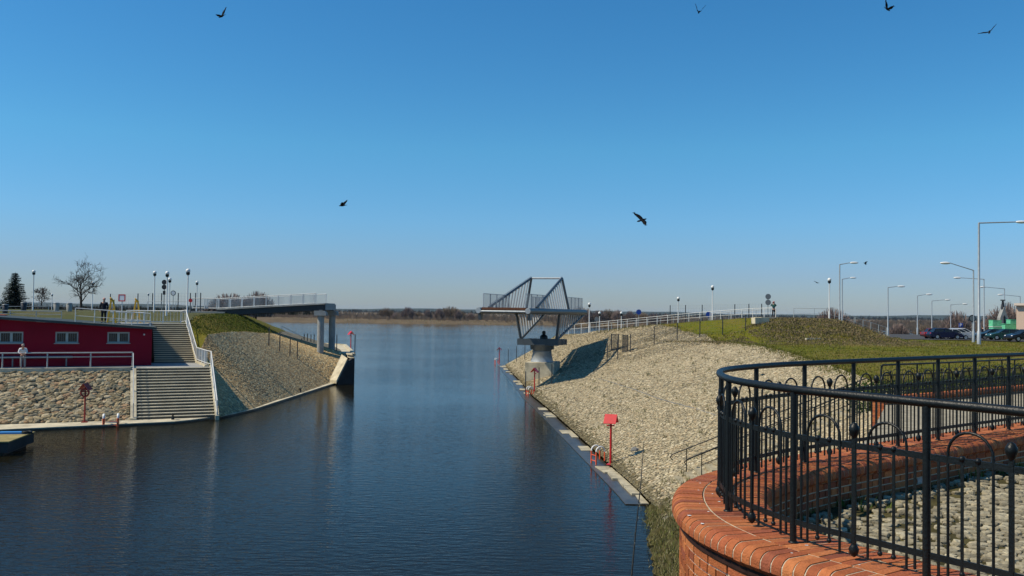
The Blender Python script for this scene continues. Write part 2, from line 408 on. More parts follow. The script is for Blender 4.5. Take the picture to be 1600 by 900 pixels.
def hgt_r(X, Y):
    X = np.asarray(X, float); Y = np.asarray(Y, float)
    w = np.zeros(X.shape); z = np.zeros(X.shape)
    for cx, cy, cz in CP_R:
        s = 9 + .10 * math.hypot(cx, cy); k = np.exp(-((X - cx) ** 2 + (Y - cy) ** 2) / (2 * s * s)) + 1e-9
        w += k; z += k * cz
    z = z / w + .05 * wav(X * .5, Y * .5)
    d, rz = seg_dist(X, Y, RIDGE, [p[2] for p in RIDGE])
    fall = np.where(X > 24, .30, .42)
    zr = rz - np.maximum(0, d - 1.5) * fall + .20 * wav(X * .8, Y * .8) * np.clip(d - 1.5, 0, 1)
    return np.logaddexp(z * 5, zr * 5) / 5
def ground_r(x, y): return float(hgt_r(np.array([x]), np.array([y]))[0])
def slope_z(x, y):
    t = np.interp(y, [p[1] for p in TOE_R[:14]], [p[0] for p in TOE_R[:14]]); u = np.interp(y, [p[1] for p in TOP_R[:14]], [p[0] for p in TOP_R[:14]])
    f = (x - t) / (u - t)
    return .24 + (ground_r(u, y) - .24) * min(1, max(0, f)) if f < 1 else ground_r(x, y)
nst = 260
ysr = np.r_[np.linspace(0, 1, nst)]
# arc-length style resampling with matched stations
def match(A, B, k):
    A = np.array(A, float); B = np.array(B, float); n = len(A); t = np.linspace(0, n - 1, k)
    return np.stack([np.interp(t, range(n), A[:, i]) for i in (0, 1)], 1), np.stack([np.interp(t, range(n), B[:, i]) for i in (0, 1)], 1)
ta, tb = match(TOE_R, TOP_R, 18 * 14)
def with_z(p, z): return np.c_[p, z if hasattr(z, '__len__') else np.full(len(p), z)]
topz = hgt_r(tb[:, 0], tb[:, 1])
A_R = with_z(ta, .24); B_R = with_z(tb, topz + .02)
# short intermediate sag so the revetment is not a ruled plane
nr0, nr1 = 14 * 2 - 2, 14 * 15
st = loft("stone_slope", A_R[nr0:] - [0, 0, .012], B_R[nr0:] - [0, 0, .012], 14, M_grout, .006); tag(st, kind="structure")
pts, nn = loft_points(A_R[nr0 + 1:nr1], B_R[nr0 + 1:nr1], .135)
PAL_R = [(.39, .32, .195), (.46, .385, .24), (.32, .265, .16), (.38, .305, .185), (.28, .235, .15), (.54, .46, .31), (.35, .295, .19), (.41, .31, .18)]
near = np.hypot(pts[:, 0], pts[:, 1]) < 62; pick = near | (np.random.rand(len(pts)) < .68); pts, nn, near = pts[pick], nn[pick], near[pick]
so = stones("stone_paving", pts[near], nn[near], np.random.uniform(.05, .10, near.sum()), PAL_R, 1, .40, 1.4, wet=.42); tag(so, kind="structure")
so = stones("stone_paving", pts[~near], nn[~near], np.random.uniform(.07, .115, (~near).sum()), PAL_R, 1, .30, 1.3, wet=.42); tag(so, kind="structure")
xs = np.r_[-np.cumsum(np.full(10, .7))[::-1] + 5, axis_steps(5, 62, .55, 900, 1.15, 40)]; ys = axis_steps(14, 135, .55, 700, 1.15, 30)
landsheet("grass_ground", xs, ys, hgt_r, LANDR, M_grass, 2.0, .9)
# earthy grass foot of the bank beside the bastion
e0 = np.array([(x - .75, y, -.12) for x, y in TOE_R[:3]] + [(5.2, 35.2, -.1)]); e1 = np.array([(x, y, float(hgt_r(np.array([x]), np.array([y]))[0])) for x, y in TOP_R[:4]])
bankA, bankT = resample(e0, 50), resample(e1, 50); bankB = bankA + (bankT - bankA) * .42
tag(loft("grass_bank", bankA, bankB + (bankT - bankA) * .05, 26, M_moss, .10), kind="structure")
tag(loft("stone_slope", bankB - [0, 0, .06], bankT - [0, 0, .015], 12, M_grout, .006), kind="structure")
pts, nn = loft_points(bankB, bankT, .135)
tag(stones("stone_paving", pts, nn, np.random.uniform(.05, .10, len(pts)), PAL_R, 1, .40, 1.4), kind="structure")

def tufts(name, pts, hmin, hmax, cols, blades=5, spread=.12, width=.02, label=None):
    N = len(pts); pts = np.asarray(pts); k = blades
    base = np.repeat(pts, k, 0) + np.c_[np.random.randn(N * k, 2) * spread, np.zeros(N * k)]
    h = np.random.uniform(hmin, hmax, (N * k, 1)); a = np.random.uniform(0, 6.28, N * k)
    side = np.c_[np.cos(a), np.sin(a), np.zeros(N * k)] * width; lean = np.c_[np.random.randn(N * k, 2) * .35, np.ones(N * k)] * h
    V = np.stack([base - side, base + side, base + lean * .6 + side * .6, base + lean], 1).reshape(-1, 3)
    F = np.arange(N * k * 4).reshape(-1, 4)
    c = np.array(cols)[np.random.randint(0, len(cols), N * k)] * np.random.uniform(.7, 1.2, (N * k, 1))
    return tag(npmesh(name, V, F, M_blade, np.repeat(c, 4, 0)), label, "grass", kind="stuff")
GC = [(.085, .115, .016), (.12, .115, .03), (.06, .10, .012), (.15, .13, .05)]
p, _ = loft_points(bankA, bankB, .16); p = p[(p[:, 2] > .02)]
tufts("bank_grass", p + [0, 0, -.02], .04, .22, [(.11, .13, .03), (.20, .19, .075), (.14, .15, .04), (.24, .21, .10), (.09, .10, .03), (.28, .25, .14)], 9, .16, .011, "pale green grass clump on the bank between water and brick wall")
q = np.c_[np.random.uniform(8, 60, 30000), np.random.uniform(34, 118, 30000)]
q = q[in_poly(q[:, 0], q[:, 1], LANDR)]; q = q[np.random.rand(len(q)) < np.clip(45 / q[:, 1], 0, 1)]
tufts("field_grass", np.c_[q, hgt_r(q[:, 0], q[:, 1]) - .02], .05, .13, [(.13, .14, .018), (.17, .14, .03), (.10, .12, .014)], 5, .22, .028, "short olive grass over the right bank field and mound")
wk, _ = loft_points(A_R[nr0 + 3:nr1], B_R[nr0 + 3:nr1], 2.6); wk = wk[np.random.rand(len(wk)) < .45]
tufts("slope_weeds", wk + [0, 0, .02], .10, .30, [(.10, .11, .03), (.20, .17, .08), (.07, .09, .02)], 9, .08, .014, "sparse weeds growing between the stones of the right slope")
eb = np.repeat(resample(TOP_R[4:12], 900), 3, 0) + np.random.randn(2700, 2) * .35; eb = eb[np.random.rand(len(eb)) < .6]
tufts("edge_grass", np.c_[eb, np.minimum(hgt_r(eb[:, 0], eb[:, 1]) - .02, [slope_z(x, y) for x, y in eb])], .06, .2, [(.12, .125, .02), (.17, .14, .04), (.09, .11, .015)], 6, .16, .02, "ragged grass tufts where the turf meets the stone slope")
w = np.random.rand(1600); rp = np.array([RIDGE[i] for i in range(len(RIDGE))])
dm, _ = seg_dist(q[:, 0], q[:, 1], RIDGE, [0] * len(RIDGE)); mm = (dm < 6) & (dm > 1.2) & (q[:, 0] > 22) & (np.random.rand(len(q)) < 1)
qm = np.random.randn(7000, 2) * [5.0, 3.2] + [30.5, 88.5]; dm2, _ = seg_dist(qm[:, 0], qm[:, 1], RIDGE[4:], [0] * 5); qm = qm[(dm2 > 1.0) & (qm[:, 1] < 92)]
tufts("mound_weeds", np.c_[qm, hgt_r(qm[:, 0], qm[:, 1]) - .03], .04, .15, [(.22, .17, .09), (.27, .21, .12), (.15, .14, .04), (.17, .125, .07)], 8, .3, .045, "rough dry weeds covering the earth mound")

# concrete ledge at the water, broken slabs
def ledge_slabs(name, inner, outer, z0, z1, step, broken):
    n = int(np.linalg.norm(np.diff(np.array(inner), axis=0), axis=1).sum() / step)
    a = resample(inner, n + 1); b = resample(outer, n + 1); mb = MB()
    for i in range(n):
        k = random.random() if broken else 1
        w = random.uniform(.65, .9) if k > .7 else random.uniform(.3, .7); g = .015
        if broken and i > 3 and (k < .42 or random.random() < .12): continue
        zt = z1 - (0 if not broken else random.uniform(0, .09))
        def L(p, q_, t): return tuple(p[j] + (q_[j] - p[j]) * t for j in (0, 1))
        a0, a1 = L(a[i], a[i + 1], g), L(a[i], a[i + 1], 1 - g); w2 = w if not broken else min(1, w * random.uniform(.7, 1.3))
        b0, b1 = L(a0, L(b[i], b[i + 1], g), w), L(a1, L(b[i], b[i + 1], 1 - g), w2)
        mb.prism([a0, a1, b1, b0], z0, zt)
    return tag(mb.build(name, mat('dull_ledge_concrete', (.40, .355, .25), .9, var=.4, scale=1.6, bump=.4, bscale=6)), kind="structure")
inn = [(x + .05, y) for x, y in TOE_R[3:14]]; out = [(x - (.85 if y > 40 else .80), y) for x, y in TOE_R[3:14]]
ledge_slabs("quay", inn, out, -1.0, .12, 1.7, True)
inn2 = [(x + .03, y) for x, y in TOE_R[3:14]]; out2 = [(x - .9, y) for x, y in TOE_R[3:14]]
mbq = MB(); ai, ao = resample(inn2, 60), resample(out2, 60)
for i in range(59): mbq.prism([tuple(ai[i]), tuple(ai[i + 1]), tuple(ao[i + 1]), tuple(ao[i])], -1.2, .035)
tag(mbq.build("submerged_kerb", mat("wet_concrete", (.06, .055, .045), .35, var=.4, scale=1.5)), kind="structure")

# car park, kerb and road
mb = MB(); AP = [(44, 113), (100, 113), (170, 150), (170, 230), (62, 190), (46, 150)]
def flat_over(poly, name, m, dz):
    xs_, ys_ = np.linspace(40, 175, 70), np.linspace(108, 235, 70)
    X, Y = np.meshgrid(xs_, ys_); ins = in_poly(X, Y, poly); n, k = X.shape; idx = np.arange(n * k).reshape(n, k)
    ok = ins[:-1, :-1] & ins[1:, :-1] & ins[:-1, 1:] & ins[1:, 1:]
    F = np.stack([idx[:-1, :-1], idx[:-1, 1:], idx[1:, 1:], idx[1:, :-1]], -1)[ok]
    Z = hgt_r(X, Y) + dz; return tag(npmesh(name, np.stack([X.ravel(), Y.ravel(), Z.ravel()], 1), F, m, None, True), kind="structure")
flat_over(AP, "car_park", M_asph, .10)

# ---------------- far bank & hills -------------------------------------------
def hgt_far(X, Y):
    e = Y - (545 + .05 * X + 6 * np.sin(X * .013) + 3 * np.sin(X * .05))
    return np.clip(-.6 + e * .16, -1, 2.2) + .25 * wav(X * .05, Y * .05)
xs = np.linspace(-1500, 1300, 240); ys = np.r_[np.linspace(525, 600, 40), np.geomspace(610, 3000, 30)]
X, Y = np.meshgrid(xs, ys); idx = np.arange(X.size).reshape(X.shape)
F = np.stack([idx[:-1, :-1], idx[:-1, 1:], idx[1:, 1:], idx[1:, :-1]], -1).reshape(-1, 4)
tag(npmesh("far_bank", np.stack([X.ravel(), Y.ravel(), hgt_far(X, Y).ravel()], 1), F, M_plain, None, True), kind="structure")
hx = np.linspace(-4200, 4200, 160); rows = []
for k, (yy, hh) in enumerate(((2900, -2), (3500, 9), (3900, 17), (4300, 6))):
    rows.append(np.c_[hx, np.full(160, yy) + 80 * np.sin(hx * .002), hh * (1 + .22 * np.sin(hx * .0031 + 1) + .12 * np.sin(hx * .011)) + (0 if k in (0, 3) else np.random.rand(160) * 1.5)])
Vh = np.concatenate(rows); idx = np.arange(640).reshape(4, 160)
F = np.stack([idx[:-1, :-1], idx[:-1, 1:], idx[1:, 1:], idx[1:, :-1]], -1).reshape(-1, 4)
tag(npmesh("hills", Vh, F, mat("far_forest", (.035, .045, .035), .95, var=.3, scale=.01), None, True), kind="structure")

# ---------------- left bank ---------------------------------------------------
U = Vector((.914, .407, 0)); Wv = Vector((-.407, .914, 0)); LO = Vector((-25.0, 59.5, 0))
def L(a, b, z=0.0): return LO + U * a + Wv * b + Vector((0, 0, z))
ANG = math.atan2(U.y, U.x)
ZQ, ZT, ZP = .17, 3.33, 6.3
# quay
tag_q = MB()
qi = [L(-60, -.15), L(-30, -.12), L(-.2, 0.0), L(5.1, 0.0), Vector((-19.9, 64.5, 0)), Vector((-19.4, 67.3, 0)), Vector((-19.4, 72.3, 0)), Vector((-19.0, 77.6, 0)), Vector((-18.75, 85, 0)), Vector((-18.7, 92.2, 0))]
qo = [L(-60, -5.2), L(-30, -4.3), G(0, 671, ZQ), G(215, 661, ZQ), G(280, 658, ZQ), G(350, 649, ZQ), G(400, 638, ZQ), G(468, 616, ZQ), G(505, 604, ZQ), G(534, 595, ZQ)]
ri, ro = resample([(p.x, p.y) for p in qi], 80), resample([(p.x, p.y) for p in qo], 80); low_q = MB()
for i in range(79):
    g_ = .012 if i % 3 == 0 else 0.0; a_, b_, c_, d_ = ri[i] + (ri[i + 1] - ri[i]) * g_, ri[i + 1], ro[i + 1], ro[i] + (ro[i + 1] - ro[i]) * g_
    tag_q.prism([tuple(a_), tuple(b_), tuple(c_), tuple(d_)], ZQ - .06, ZQ)
    a2, b2 = ro[i] + (ri[i] - ro[i]) * .012, ro[i + 1] + (ri[i + 1] - ro[i + 1]) * .012; low_q.prism([tuple(ri[i]), tuple(ri[i + 1]), tuple(b2), tuple(a2)], -1.2, ZQ - .062)
tag(low_q.build("quay_wall", mat("wet_quay", (.05, .048, .038), .5, var=.4, scale=1.2)), kind="structure")
tag(tag_q.build("quay", M_conc), kind="structure")
# left revetment: toe -> stone top -> grass crest
TOE_L = [(L(5.25, .1, ZQ)), Vector((-19.9, 64.5, ZQ)), Vector((-19.4, 67.3, ZQ)), Vector((-19.4, 72.3, ZQ)), Vector((-19.0, 77.6, ZQ)), Vector((-18.75, 85, ZQ)), Vector((-18.7, 92, ZQ)), Vector((-18.4, 94, 1.6)), Vector((-18.0, 97.3, 2.85)), Vector((-19.6, 104, 2.9)), Vector((-23.4, 118, 2.9)), Vector((-30, 127, -.4)), Vector((-100, 150, -.4)), Vector((-300, 300, -.4))]
MID_L = [L(5.2, 4.6, 3.25), L(4.95, 7.5, 3.6), L(4.7, 10.5, 4.1), Vector((-25.0, 73, 5.5)), Vector((-25.1, 78, 5.6)), Vector((-25.4, 85, 5.5)), Vector((-25.6, 91, 5.2)), Vector((-25.8, 94, 5.1)), Vector((-26.2, 98, 5.0)), Vector((-27, 104, 5.0)), Vector((-30, 118, 4.8)), Vector((-36, 128, 3.2)), Vector((-104, 152, 3.2)), Vector((-304, 303, 3.2))]
TOP_L = [L(5.2, 4.65, 3.27), L(4.95, 9.0, 4.0), L(4.5, 13.0, 5.2), L(4.3, 16.2, 6.25), Vector((-28.3, 79.5, 7.0)), Vector((-28.6, 85, 7.15)), Vector((-29.4, 91, 7.15)), Vector((-29.8, 94, 7.1)), Vector((-30.2, 98, 7.0)), Vector((-31, 104, 6.9)), Vector((-35, 118, 6.7)), Vector((-40, 131, 6.4)), Vector((-108, 156, 6.2)), Vector((-308, 308, 6.0))]
def match3(A, k):
    A = np.array([tuple(p) for p in A]); n = len(A); t = np.linspace(0, n - 1, k); return np.stack([np.interp(t, range(n), A[:, i]) for i in range(3)], 1)
tl, ml, pl = (match3(x, 14 * 12) for x in (TOE_L, MID_L, TOP_L))
tag(loft("stone_slope", tl - [0, 0, .012], ml - [0, 0, .012], 14, M_grout, .006), kind="structure")
tag(loft("grass_slope", ml, pl, 12, M_grass, .03), kind="structure")
nl = int(8.3 * 12.9)
pts, nn = loft_points(tl[:nl], ml[:nl], .16)
PAL_L = [(.45, .315, .15), (.53, .385, .20), (.36, .265, .135), (.48, .325, .15), (.39, .29, .15), (.57, .44, .25)]
tag(stones("stone_paving", pts, nn, np.random.uniform(.065, .12, len(pts)), [tuple(min(.6, c * 1.12) for c in q_) for q_ in PAL_L], 1, .18, 1.4), kind="structure")
nb = int(6.3 * 12.9); ne = int(8.2 * 12.9)
pk, _ = loft_points(ml[36:ne], pl[36:ne], .3)
tufts("slope_grass", pk, .06, .16, [(.08, .11, .015), (.10, .115, .02), (.06, .095, .012)], 6, .2, .03, "short green grass on the left slope under the footbridge ramp")
# plateau
LANDL = [tuple(L(-120, 13.5)[:2]), tuple(L(1.1, 13.5)[:2]), tuple(L(1.1, 16.6)[:2]), tuple(L(4.25, 16.6)[:2])] + [(p.x, p.y) for p in TOP_L[4:]] + [(-900, 500)]
def hgt_l(X, Y):
    return 6.3 + .85 * np.clip((Y - 77) / 9, 0, 1) - .5 * np.clip((Y - 120) / 120, 0, 1) + .04 * wav(X * .5, Y * .5)
xs = -axis_steps(24, 75, .7, 900, 1.18, 40)[::-1]; ys = axis_steps(20, 135, .7, 520, 1.15, 25)
landsheet("grass_ground", xs, ys, hgt_l, LANDL, M_grass2, .01, .9)
# plaza paving in front of the fence, top of the stairs
pp = [L(-30, 13.55), L(1.08, 13.55), L(1.08, 16.6), L(4.2, 16.62), L(4.2, 19.0), L(-30, 19.0)]
mb = MB(); mb.prism([tuple(p[:2]) for p in pp], 5.6, ZP + .06); tag(mb.build("pavement", M_conc2), kind="structure")
# pier head: pad, sloping coping and dark sheet piling
padp = [(-18.0, 97.3), (-17.5, 95.2), (-16.45, 93.0), (-18.7, 103.5), (-22.3, 119), (-30, 127), (-27, 110), (-24.0, 99)]
root = empty("pier_head", (-18.5, 96, 0), "concrete pier head with dark sheet piling at the end of the left bank", "pier")
mb = MB(); mb.prism(padp, 2.6, 2.98); mb.build("deck_slab", M_conc, root, world=True)
mb = MB()
for a, b in zip(padp[2:5], padp[3:6]):
    d = Vector((b[0] - a[0], b[1] - a[1], 0)); n = int(d.length / .45); d.normalize(); nrm_ = Vector((d.y, -d.x, 0))
    for i in range(n):
        c = Vector((a[0], a[1], 0)) + d * (i + .5) * .45 - nrm_ * (.12 if i % 2 else .02)
        mb.box((c.x, c.y, .82), (.44, .2, 3.7), math.atan2(d.y, d.x))
d = Vector((-16.45 + 17.6, 93.0 - 91.7, 0))
mb.extr([(-16.5, 93.02, -1), (-16.5, 93.02, 2.7), (-17.1, 92.4, 2.2), (-17.75, 91.2, .40), (-17.75, 91.2, -1)], (-.28, .3, 0))
mb.build("sheet_piling", M_sheet, root, world=True)
mb = MB()
mb.add([(-17.85, 91.0, .46), (-18.75, 92.0, .46), (-18.05, 94.6, 2.98), (-17.05, 92.6, 2.66), (-17.85, 91.0, .15), (-18.75, 92.0, .15), (-18.05, 94.6, 2.6), (-17.05, 92.6, 2.3)],
       [(0, 3, 2, 1), (0, 4, 7, 3), (1, 2, 6, 5), (0, 1, 5, 4), (3, 7, 6, 2), (4, 5, 6, 7)])
mb.build("sloping_coping", M_conc, root, world=True)
mb = MB()
for a, b in zip(padp[1:5], padp[2:6]):
    mb.beam((a[0], a[1], 3.03), (b[0], b[1], 3.03), .35, .16)
mb.build("kerb", M_conc, root, world=True)

# stones of the retaining slope beside the lower stairs
ra = np.array([tuple(L(a, -.1, ZQ)) for a in np.linspace(-32, -.45, 40)]); rb = np.array([tuple(L(a, 4.75, ZT - .1)) for a in np.linspace(-32, -.45, 40)])
tag(loft("stone_slope", ra, rb, 10, M_grout, .03), kind="structure")
k0 = 14
pts, nn = loft_points(ra[k0:], rb[k0:], .23)
PAL_S = [(.40, .32, .185), (.50, .41, .255), (.29, .235, .14), (.45, .34, .19), (.33, .29, .20), (.58, .48, .31), (.44, .29, .165), (.24, .22, .15)]
tag(stones("stone_paving", pts, nn, np.random.uniform(.08, .19, len(pts)), [tuple(c * .80 for c in q_) for q_ in PAL_S], 2, .62, 1.9, axis=U + Wv * .25, sink=.2), kind="structure")
# terrace
mb = MB(); mb.prism([tuple(L(a, b)[:2]) for a, b in ((-40, 4.7), (5.2, 4.9), (5.15, 10.6), (-40, 10.6))], ZT - .35, ZT)
tag(mb.build("terrace", M_conc2), kind="structure")
mb = MB(); mb.prism([tuple(L(a, b)[:2]) for a, b in ((-40, 4.5), (-.35, 4.5), (-.35, 4.9), (-40, 4.9))], ZT - .3, ZT + .07)
tag(mb.build("terrace_kerb", M_conc), kind="structure")
# ================================================================ STRUCTURES
def railing(name, label, cat, pts, h, m, spacing=1.6, mids=(.5,), bars=None, r=.025, rp=.028, group=None, rail_r=None, barm=None):
    """pts: base polyline (3D). parts: top rail, mid rails, posts, bar infill"""
    pts = [Vector(p) for p in pts]; root = empty(name, pts[0], label, cat, group)
    up = Vector((0, 0, 1)); rr = rail_r or r
    mb = MB(); mb.path([p + up * h for p in pts], rr, 8); mb.build("top_rail", m, root, world=True)
    for f in mids:
        mb = MB(); mb.path([p + up * h * f for p in pts], rr * .8, 6); mb.build("mid_rail", m, root, world=True)
    n = max(1, int(round(sum((pts[i + 1] - pts[i]).length for i in range(len(pts) - 1)) / spacing)))
    q = resample(pts, n + 1); pm = MB(); pm.tube((0, 0, -.12), (0, 0, h), rp, rp, 8); proto = pm.build("post", m, root); first = True
    for x in q:
        o = proto if first else copy_tree(proto, root); first = False; o.location = Vector(x) - root.location
    if bars:
        nb_ = int(sum((pts[i + 1] - pts[i]).length for i in range(len(pts) - 1)) / bars); qb = resample(pts, nb_ + 1); mb = MB()
        for x in qb: mb.box((x[0], x[1], x[2] + h * .54), (.022, .022, h * .84))
        mb.build("bar_panel", barm or m, root, world=True)
    return root

def fence(label, bases, h, m=None, wires=9, group=None, mesh=True):
    """thin dark posts carrying wire mesh"""
    bases = [Vector(b) for b in bases]; m = m or M_dpost; root = empty("mesh_fence", bases[0], label, "fence", group)
    pm = MB(); pm.box((0, 0, h / 2 - .25), (.085, .085, h + .5)); proto = pm.build("post", m, root)
    for i, b in enumerate(bases):
        o = proto if i == 0 else copy_tree(proto, root); o.location = b - root.location
    if mesh:
        mb = MB()
        for i in range(len(bases) - 1):
            a, b = bases[i], bases[i + 1]
            for k in range(wires):
                z = Vector((0, 0, .08 + (h - .12) * k / (wires - 1))); mb.beam(a + z, b + z, .007, .007)
            n = int((b - a).length / .35)
            for k in range(1, n):
                p = a.lerp(b, k / n); mb.beam(p + Vector((0, 0, .08)), p + Vector((0, 0, h - .04)), .006, .006)
        mb.build("wire_mesh", M_galvd, root, world=True)
    return root

# ---------------- red building -------------------------------------------------
root = empty("red_building", L(-7, 10.5, ZT), "long low maroon building with three white windows and a flat dark roof", "building")
def zr(a): return 6.05 - .066 * (a - 1.1)
a0, a1, b0, b1 = -24, 1.1, 7.4, 16.5
wa = 1.5; win = [(-11.65), (-8.15), (-4.62), (-1.2)]; wz0, wz1 = 5.02, 5.83; wt_ = .3
mb = MB()
def wallpiece(x0, x1, z0, za, zb):
    p = [L(x0, b0, z0), L(x1, b0, z0), L(x1, b0, zb), L(x0, b0, za)]
    mb.extr(p, Wv * wt_)
xs_ = [a0]; 
for w in win: xs_ += [w - wa / 2, w + wa / 2]
xs_ += [a1]
for i in range(0, len(xs_), 2): wallpiece(xs_[i], xs_[i + 1], ZT, zr(xs_[i]) - .02, zr(xs_[i + 1]) - .02)
for w in win:
    wallpiece(w - wa / 2, w + wa / 2, ZT, wz0, wz0); wallpiece(w - wa / 2, w + wa / 2, wz1, zr(w - wa / 2) - .02, zr(w + wa / 2) - .02)
mb.extr([L(a1, b0 + wt_, ZT), L(a1, b1, ZT), L(a1, b1, zr(a1) - .02), L(a1, b0 + wt_, zr(a1) - .02)], U * -.3)
mb.extr([L(a0, b0 + .5, ZT + .01), L(a1 - .32, b0 + .5, ZT + .01), L(a1 - .32, b0 + .5, 5.9), L(a0, b0 + .5, 5.9)], Wv * .1)
mb.build("wall", M_maroon, root, world=True)
mb = MB()
mb.extr([L(a0, b0 - .45, zr(a0)), L(a1 + .3, b0 - .45, zr(a1 + .3)), L(a1 + .3, b0 - .45, zr(a1 + .3) + .17), L(a0, b0 - .45, zr(a0) + .17)], Wv * (b1 - b0 + .45))
rf = mb.build("roof", M_roof, root, world=True)
mb = MB(); mb.beam(L(-3.6, b0 - .40, zr(-3.6) + .185), L(a1 + .25, b0 - .40, zr(a1) + .175), .18, .05); mb.build("flashing", M_conc, rf, world=True)
for w in win:
    cx = L(w, b0 + .14, (wz0 + wz1) / 2)
    f = MB()
    for sx in (-1, 1): f.box(L(w + sx * (wa / 2 - .05), b0 + .12, (wz0 + wz1) / 2), (.1, .12, wz1 - wz0), ANG)
    for z in (wz0 + .05, wz1 - .05): f.box(L(w, b0 + .12, z), (wa - .2, .12, .1), ANG)
    f.box(L(w, b0 + .115, (wz0 + wz1) / 2), (.17, .11, wz1 - wz0 - .2), ANG)
    fr = f.build("window", M_frame, root, world=True)
    for sx in (-1, 1):
        g = MB(); g.box(L(w + sx * (wa / 4 - .01), b0 + .16, (wz0 + wz1) / 2), (wa / 2 - .16, .03, wz1 - wz0 - .2), ANG); g.build("pane", M_glass, fr, world=True)
        g = MB()
        for k in range(1, 4): g.box(L(w + sx * (wa / 4 - .01) + (k - 2) * .14, b0 + .125, (wz0 + wz1) / 2), (.018, .018, wz1 - wz0 - .2), ANG)
        g.build("grille", M_galvd, fr, world=True)
    s = MB(); s.box(L(w, b0 - .05, wz0 - .03), (wa + .14, .22, .05), ANG); s.build("sill", M_frame, fr, world=True)
mb = MB(); mb.ball(L(.55, b0 - .08, 5.65), .07); mb.box(L(.55, b0 - .03, 5.65), (.06, .06, .12), ANG); mb.build("wall_lamp", M_white, root, world=True)
mb = MB(); mb.path([L(-24, b0 - .25, 4.02), L(-4.2, b0 - .25, 4.02)], .09, 8)
for a in (-20, -16, -12, -8, -4.6): mb.box(L(a, b0 - .25, 3.66), (.09, .09, .62), ANG)
pb = mb.build("pipe_rail", M_galvd, None); tag(pb, "thick grey green pipe running low along the foot of the maroon wall", "pipe")
# red tiled patch of a lower roof at the frame's left edge
mb = MB(); mb.extr([L(-16, 13.2, 6.9), L(-9.2, 13.2, 6.55), L(-9.2, 13.2, 6.95), L(-16, 13.2, 7.35)], Wv * 2.2)
tag(mb.build("roof_hatch", mat("red_roof_sheet", (.30, .035, .03), .7, var=.2, scale=1.5)), "low red sheet roof piece lying on the dark roof of the maroon building", "roof")

# ---------------- stairs --------------------------------------------------------
def stairs(name, label, a_lo, a_hi, b_lo, b_hi, z_lo, z_hi, n, curbs, taper=0.0):
    root = empty(name, L(a_lo, b_lo, z_lo), label, "stairs")
    mb = MB(); dz = (z_hi - z_lo) / n; db = (b_hi - b_lo) / n
    for i in range(n):
        s = taper * i / n
        mb.extr([L(a_lo, b_lo + i * db, z_lo + i * dz - .3), L(a_hi - s, b_lo + i * db, z_lo + i * dz - .3), L(a_hi - s, b_lo + i * db, z_lo + (i + 1) * dz - .05), L(a_lo, b_lo + i * db, z_lo + (i + 1) * dz - .05)], Wv * (db + .10))
    mb.build("risers", mat("shaded_riser_concrete", (.11, .10, .08), .9, var=.3, scale=1), root, world=True)  # shade on the unlit risers is put into a darker concrete colour
    mb = MB()
    for i in range(n):
        s = taper * i / n
        mb.extr([L(a_lo, b_lo + i * db - .05, z_lo + (i + 1) * dz - .052), L(a_hi - s, b_lo + i * db - .05, z_lo + (i + 1) * dz - .052), L(a_hi - s, b_lo + i * db - .05, z_lo + (i + 1) * dz), L(a_lo, b_lo + i * db - .05, z_lo + (i + 1) * dz)], Wv * (db + .03))
    mb.build("treads", mat("lit_tread_concrete", (.58, .52, .38), .85, var=.2, scale=1.2), root, world=True)  # same concrete as the risers, with sunlight put into a paler colour
    for s, w in curbs:
        aa = a_lo - w - .01 if s < 0 else a_hi + .01; ab = aa if s < 0 else aa - taper
        mb = MB(); mb.extr([L(aa, b_lo - .25, z_lo - .2), L(aa, b_lo - .25, z_lo + .12), L(ab, b_hi, z_hi + .12), L(ab, b_hi, z_hi - .5)], U * w)
        mb.build("side_kerb", M_conc, root, world=True)
    return root
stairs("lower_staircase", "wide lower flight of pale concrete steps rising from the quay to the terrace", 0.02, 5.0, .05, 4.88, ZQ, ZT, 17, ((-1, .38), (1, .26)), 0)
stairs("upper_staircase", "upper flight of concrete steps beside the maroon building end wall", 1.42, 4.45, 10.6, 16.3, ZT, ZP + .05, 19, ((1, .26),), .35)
mb = MB(); mb.extr([L(4.45, 5.2, ZT - .4), L(4.45, 10.6, ZT - .4), L(4.45, 10.6, ZT + .14), L(4.75, 5.2, ZT + .14)], U * .28)
tag(mb.build("landing_kerb", M_conc), kind="structure")

# railings of the left bank
railing("terrace_railing", "pale two rail railing along the terrace edge above the rubble slope", "railing", [L(-22, 4.95, ZT + .05), L(-.25, 4.95, ZT + .05)], 1.05, M_galv, 2.65, (.72,), r=.045, rp=.05)
railing("stair_handrail", "grey single handrail down the left kerb of the lower steps", "handrail", [L(-.2, 4.85, ZT + .1), L(-.2, -.1, ZQ + .15)], .95, M_galv, 2.4, (.5,), r=.03, rp=.035)
rp_ = [L(-.6, 17.6, ZP + .05), L(3.7, 16.9, ZP + .06), L(4.05, 16.3, ZP + .15), L(4.55, 10.6, ZT + .15), L(4.85, 5.1, ZT + .15), L(5.12, 4.85, ZT + .1), L(5.13, -.1, ZQ + .1)]
railing("stair_railing", "long white barred railing climbing beside both flights of steps", "railing", rp_, 1.05, M_white, 1.5, (.12,), .27, r=.035, rp=.04)
rr = [P(120, 508, 67.2), P(237, 508.5, 67.8)]
rr = [L(-4.1, b0 - .15, zr(-4.1) + .17), L(.95, b0 - .15, zr(.95) + .17)]
railing("roof_railing", "cream two rail railing on the roof edge where the man in black stands", "railing", rr, 1.0, M_white, 1.25, (.45,), r=.03, rp=.032)
railing("white_barrier", "short thick white barrier section above the building's right roof corner", "barrier", [L(-2.1, 15.4, ZP + .12), L(.7, 15.4, ZP + .1)], .85, M_white, .45, (.2,), None, r=.04, rp=.035)
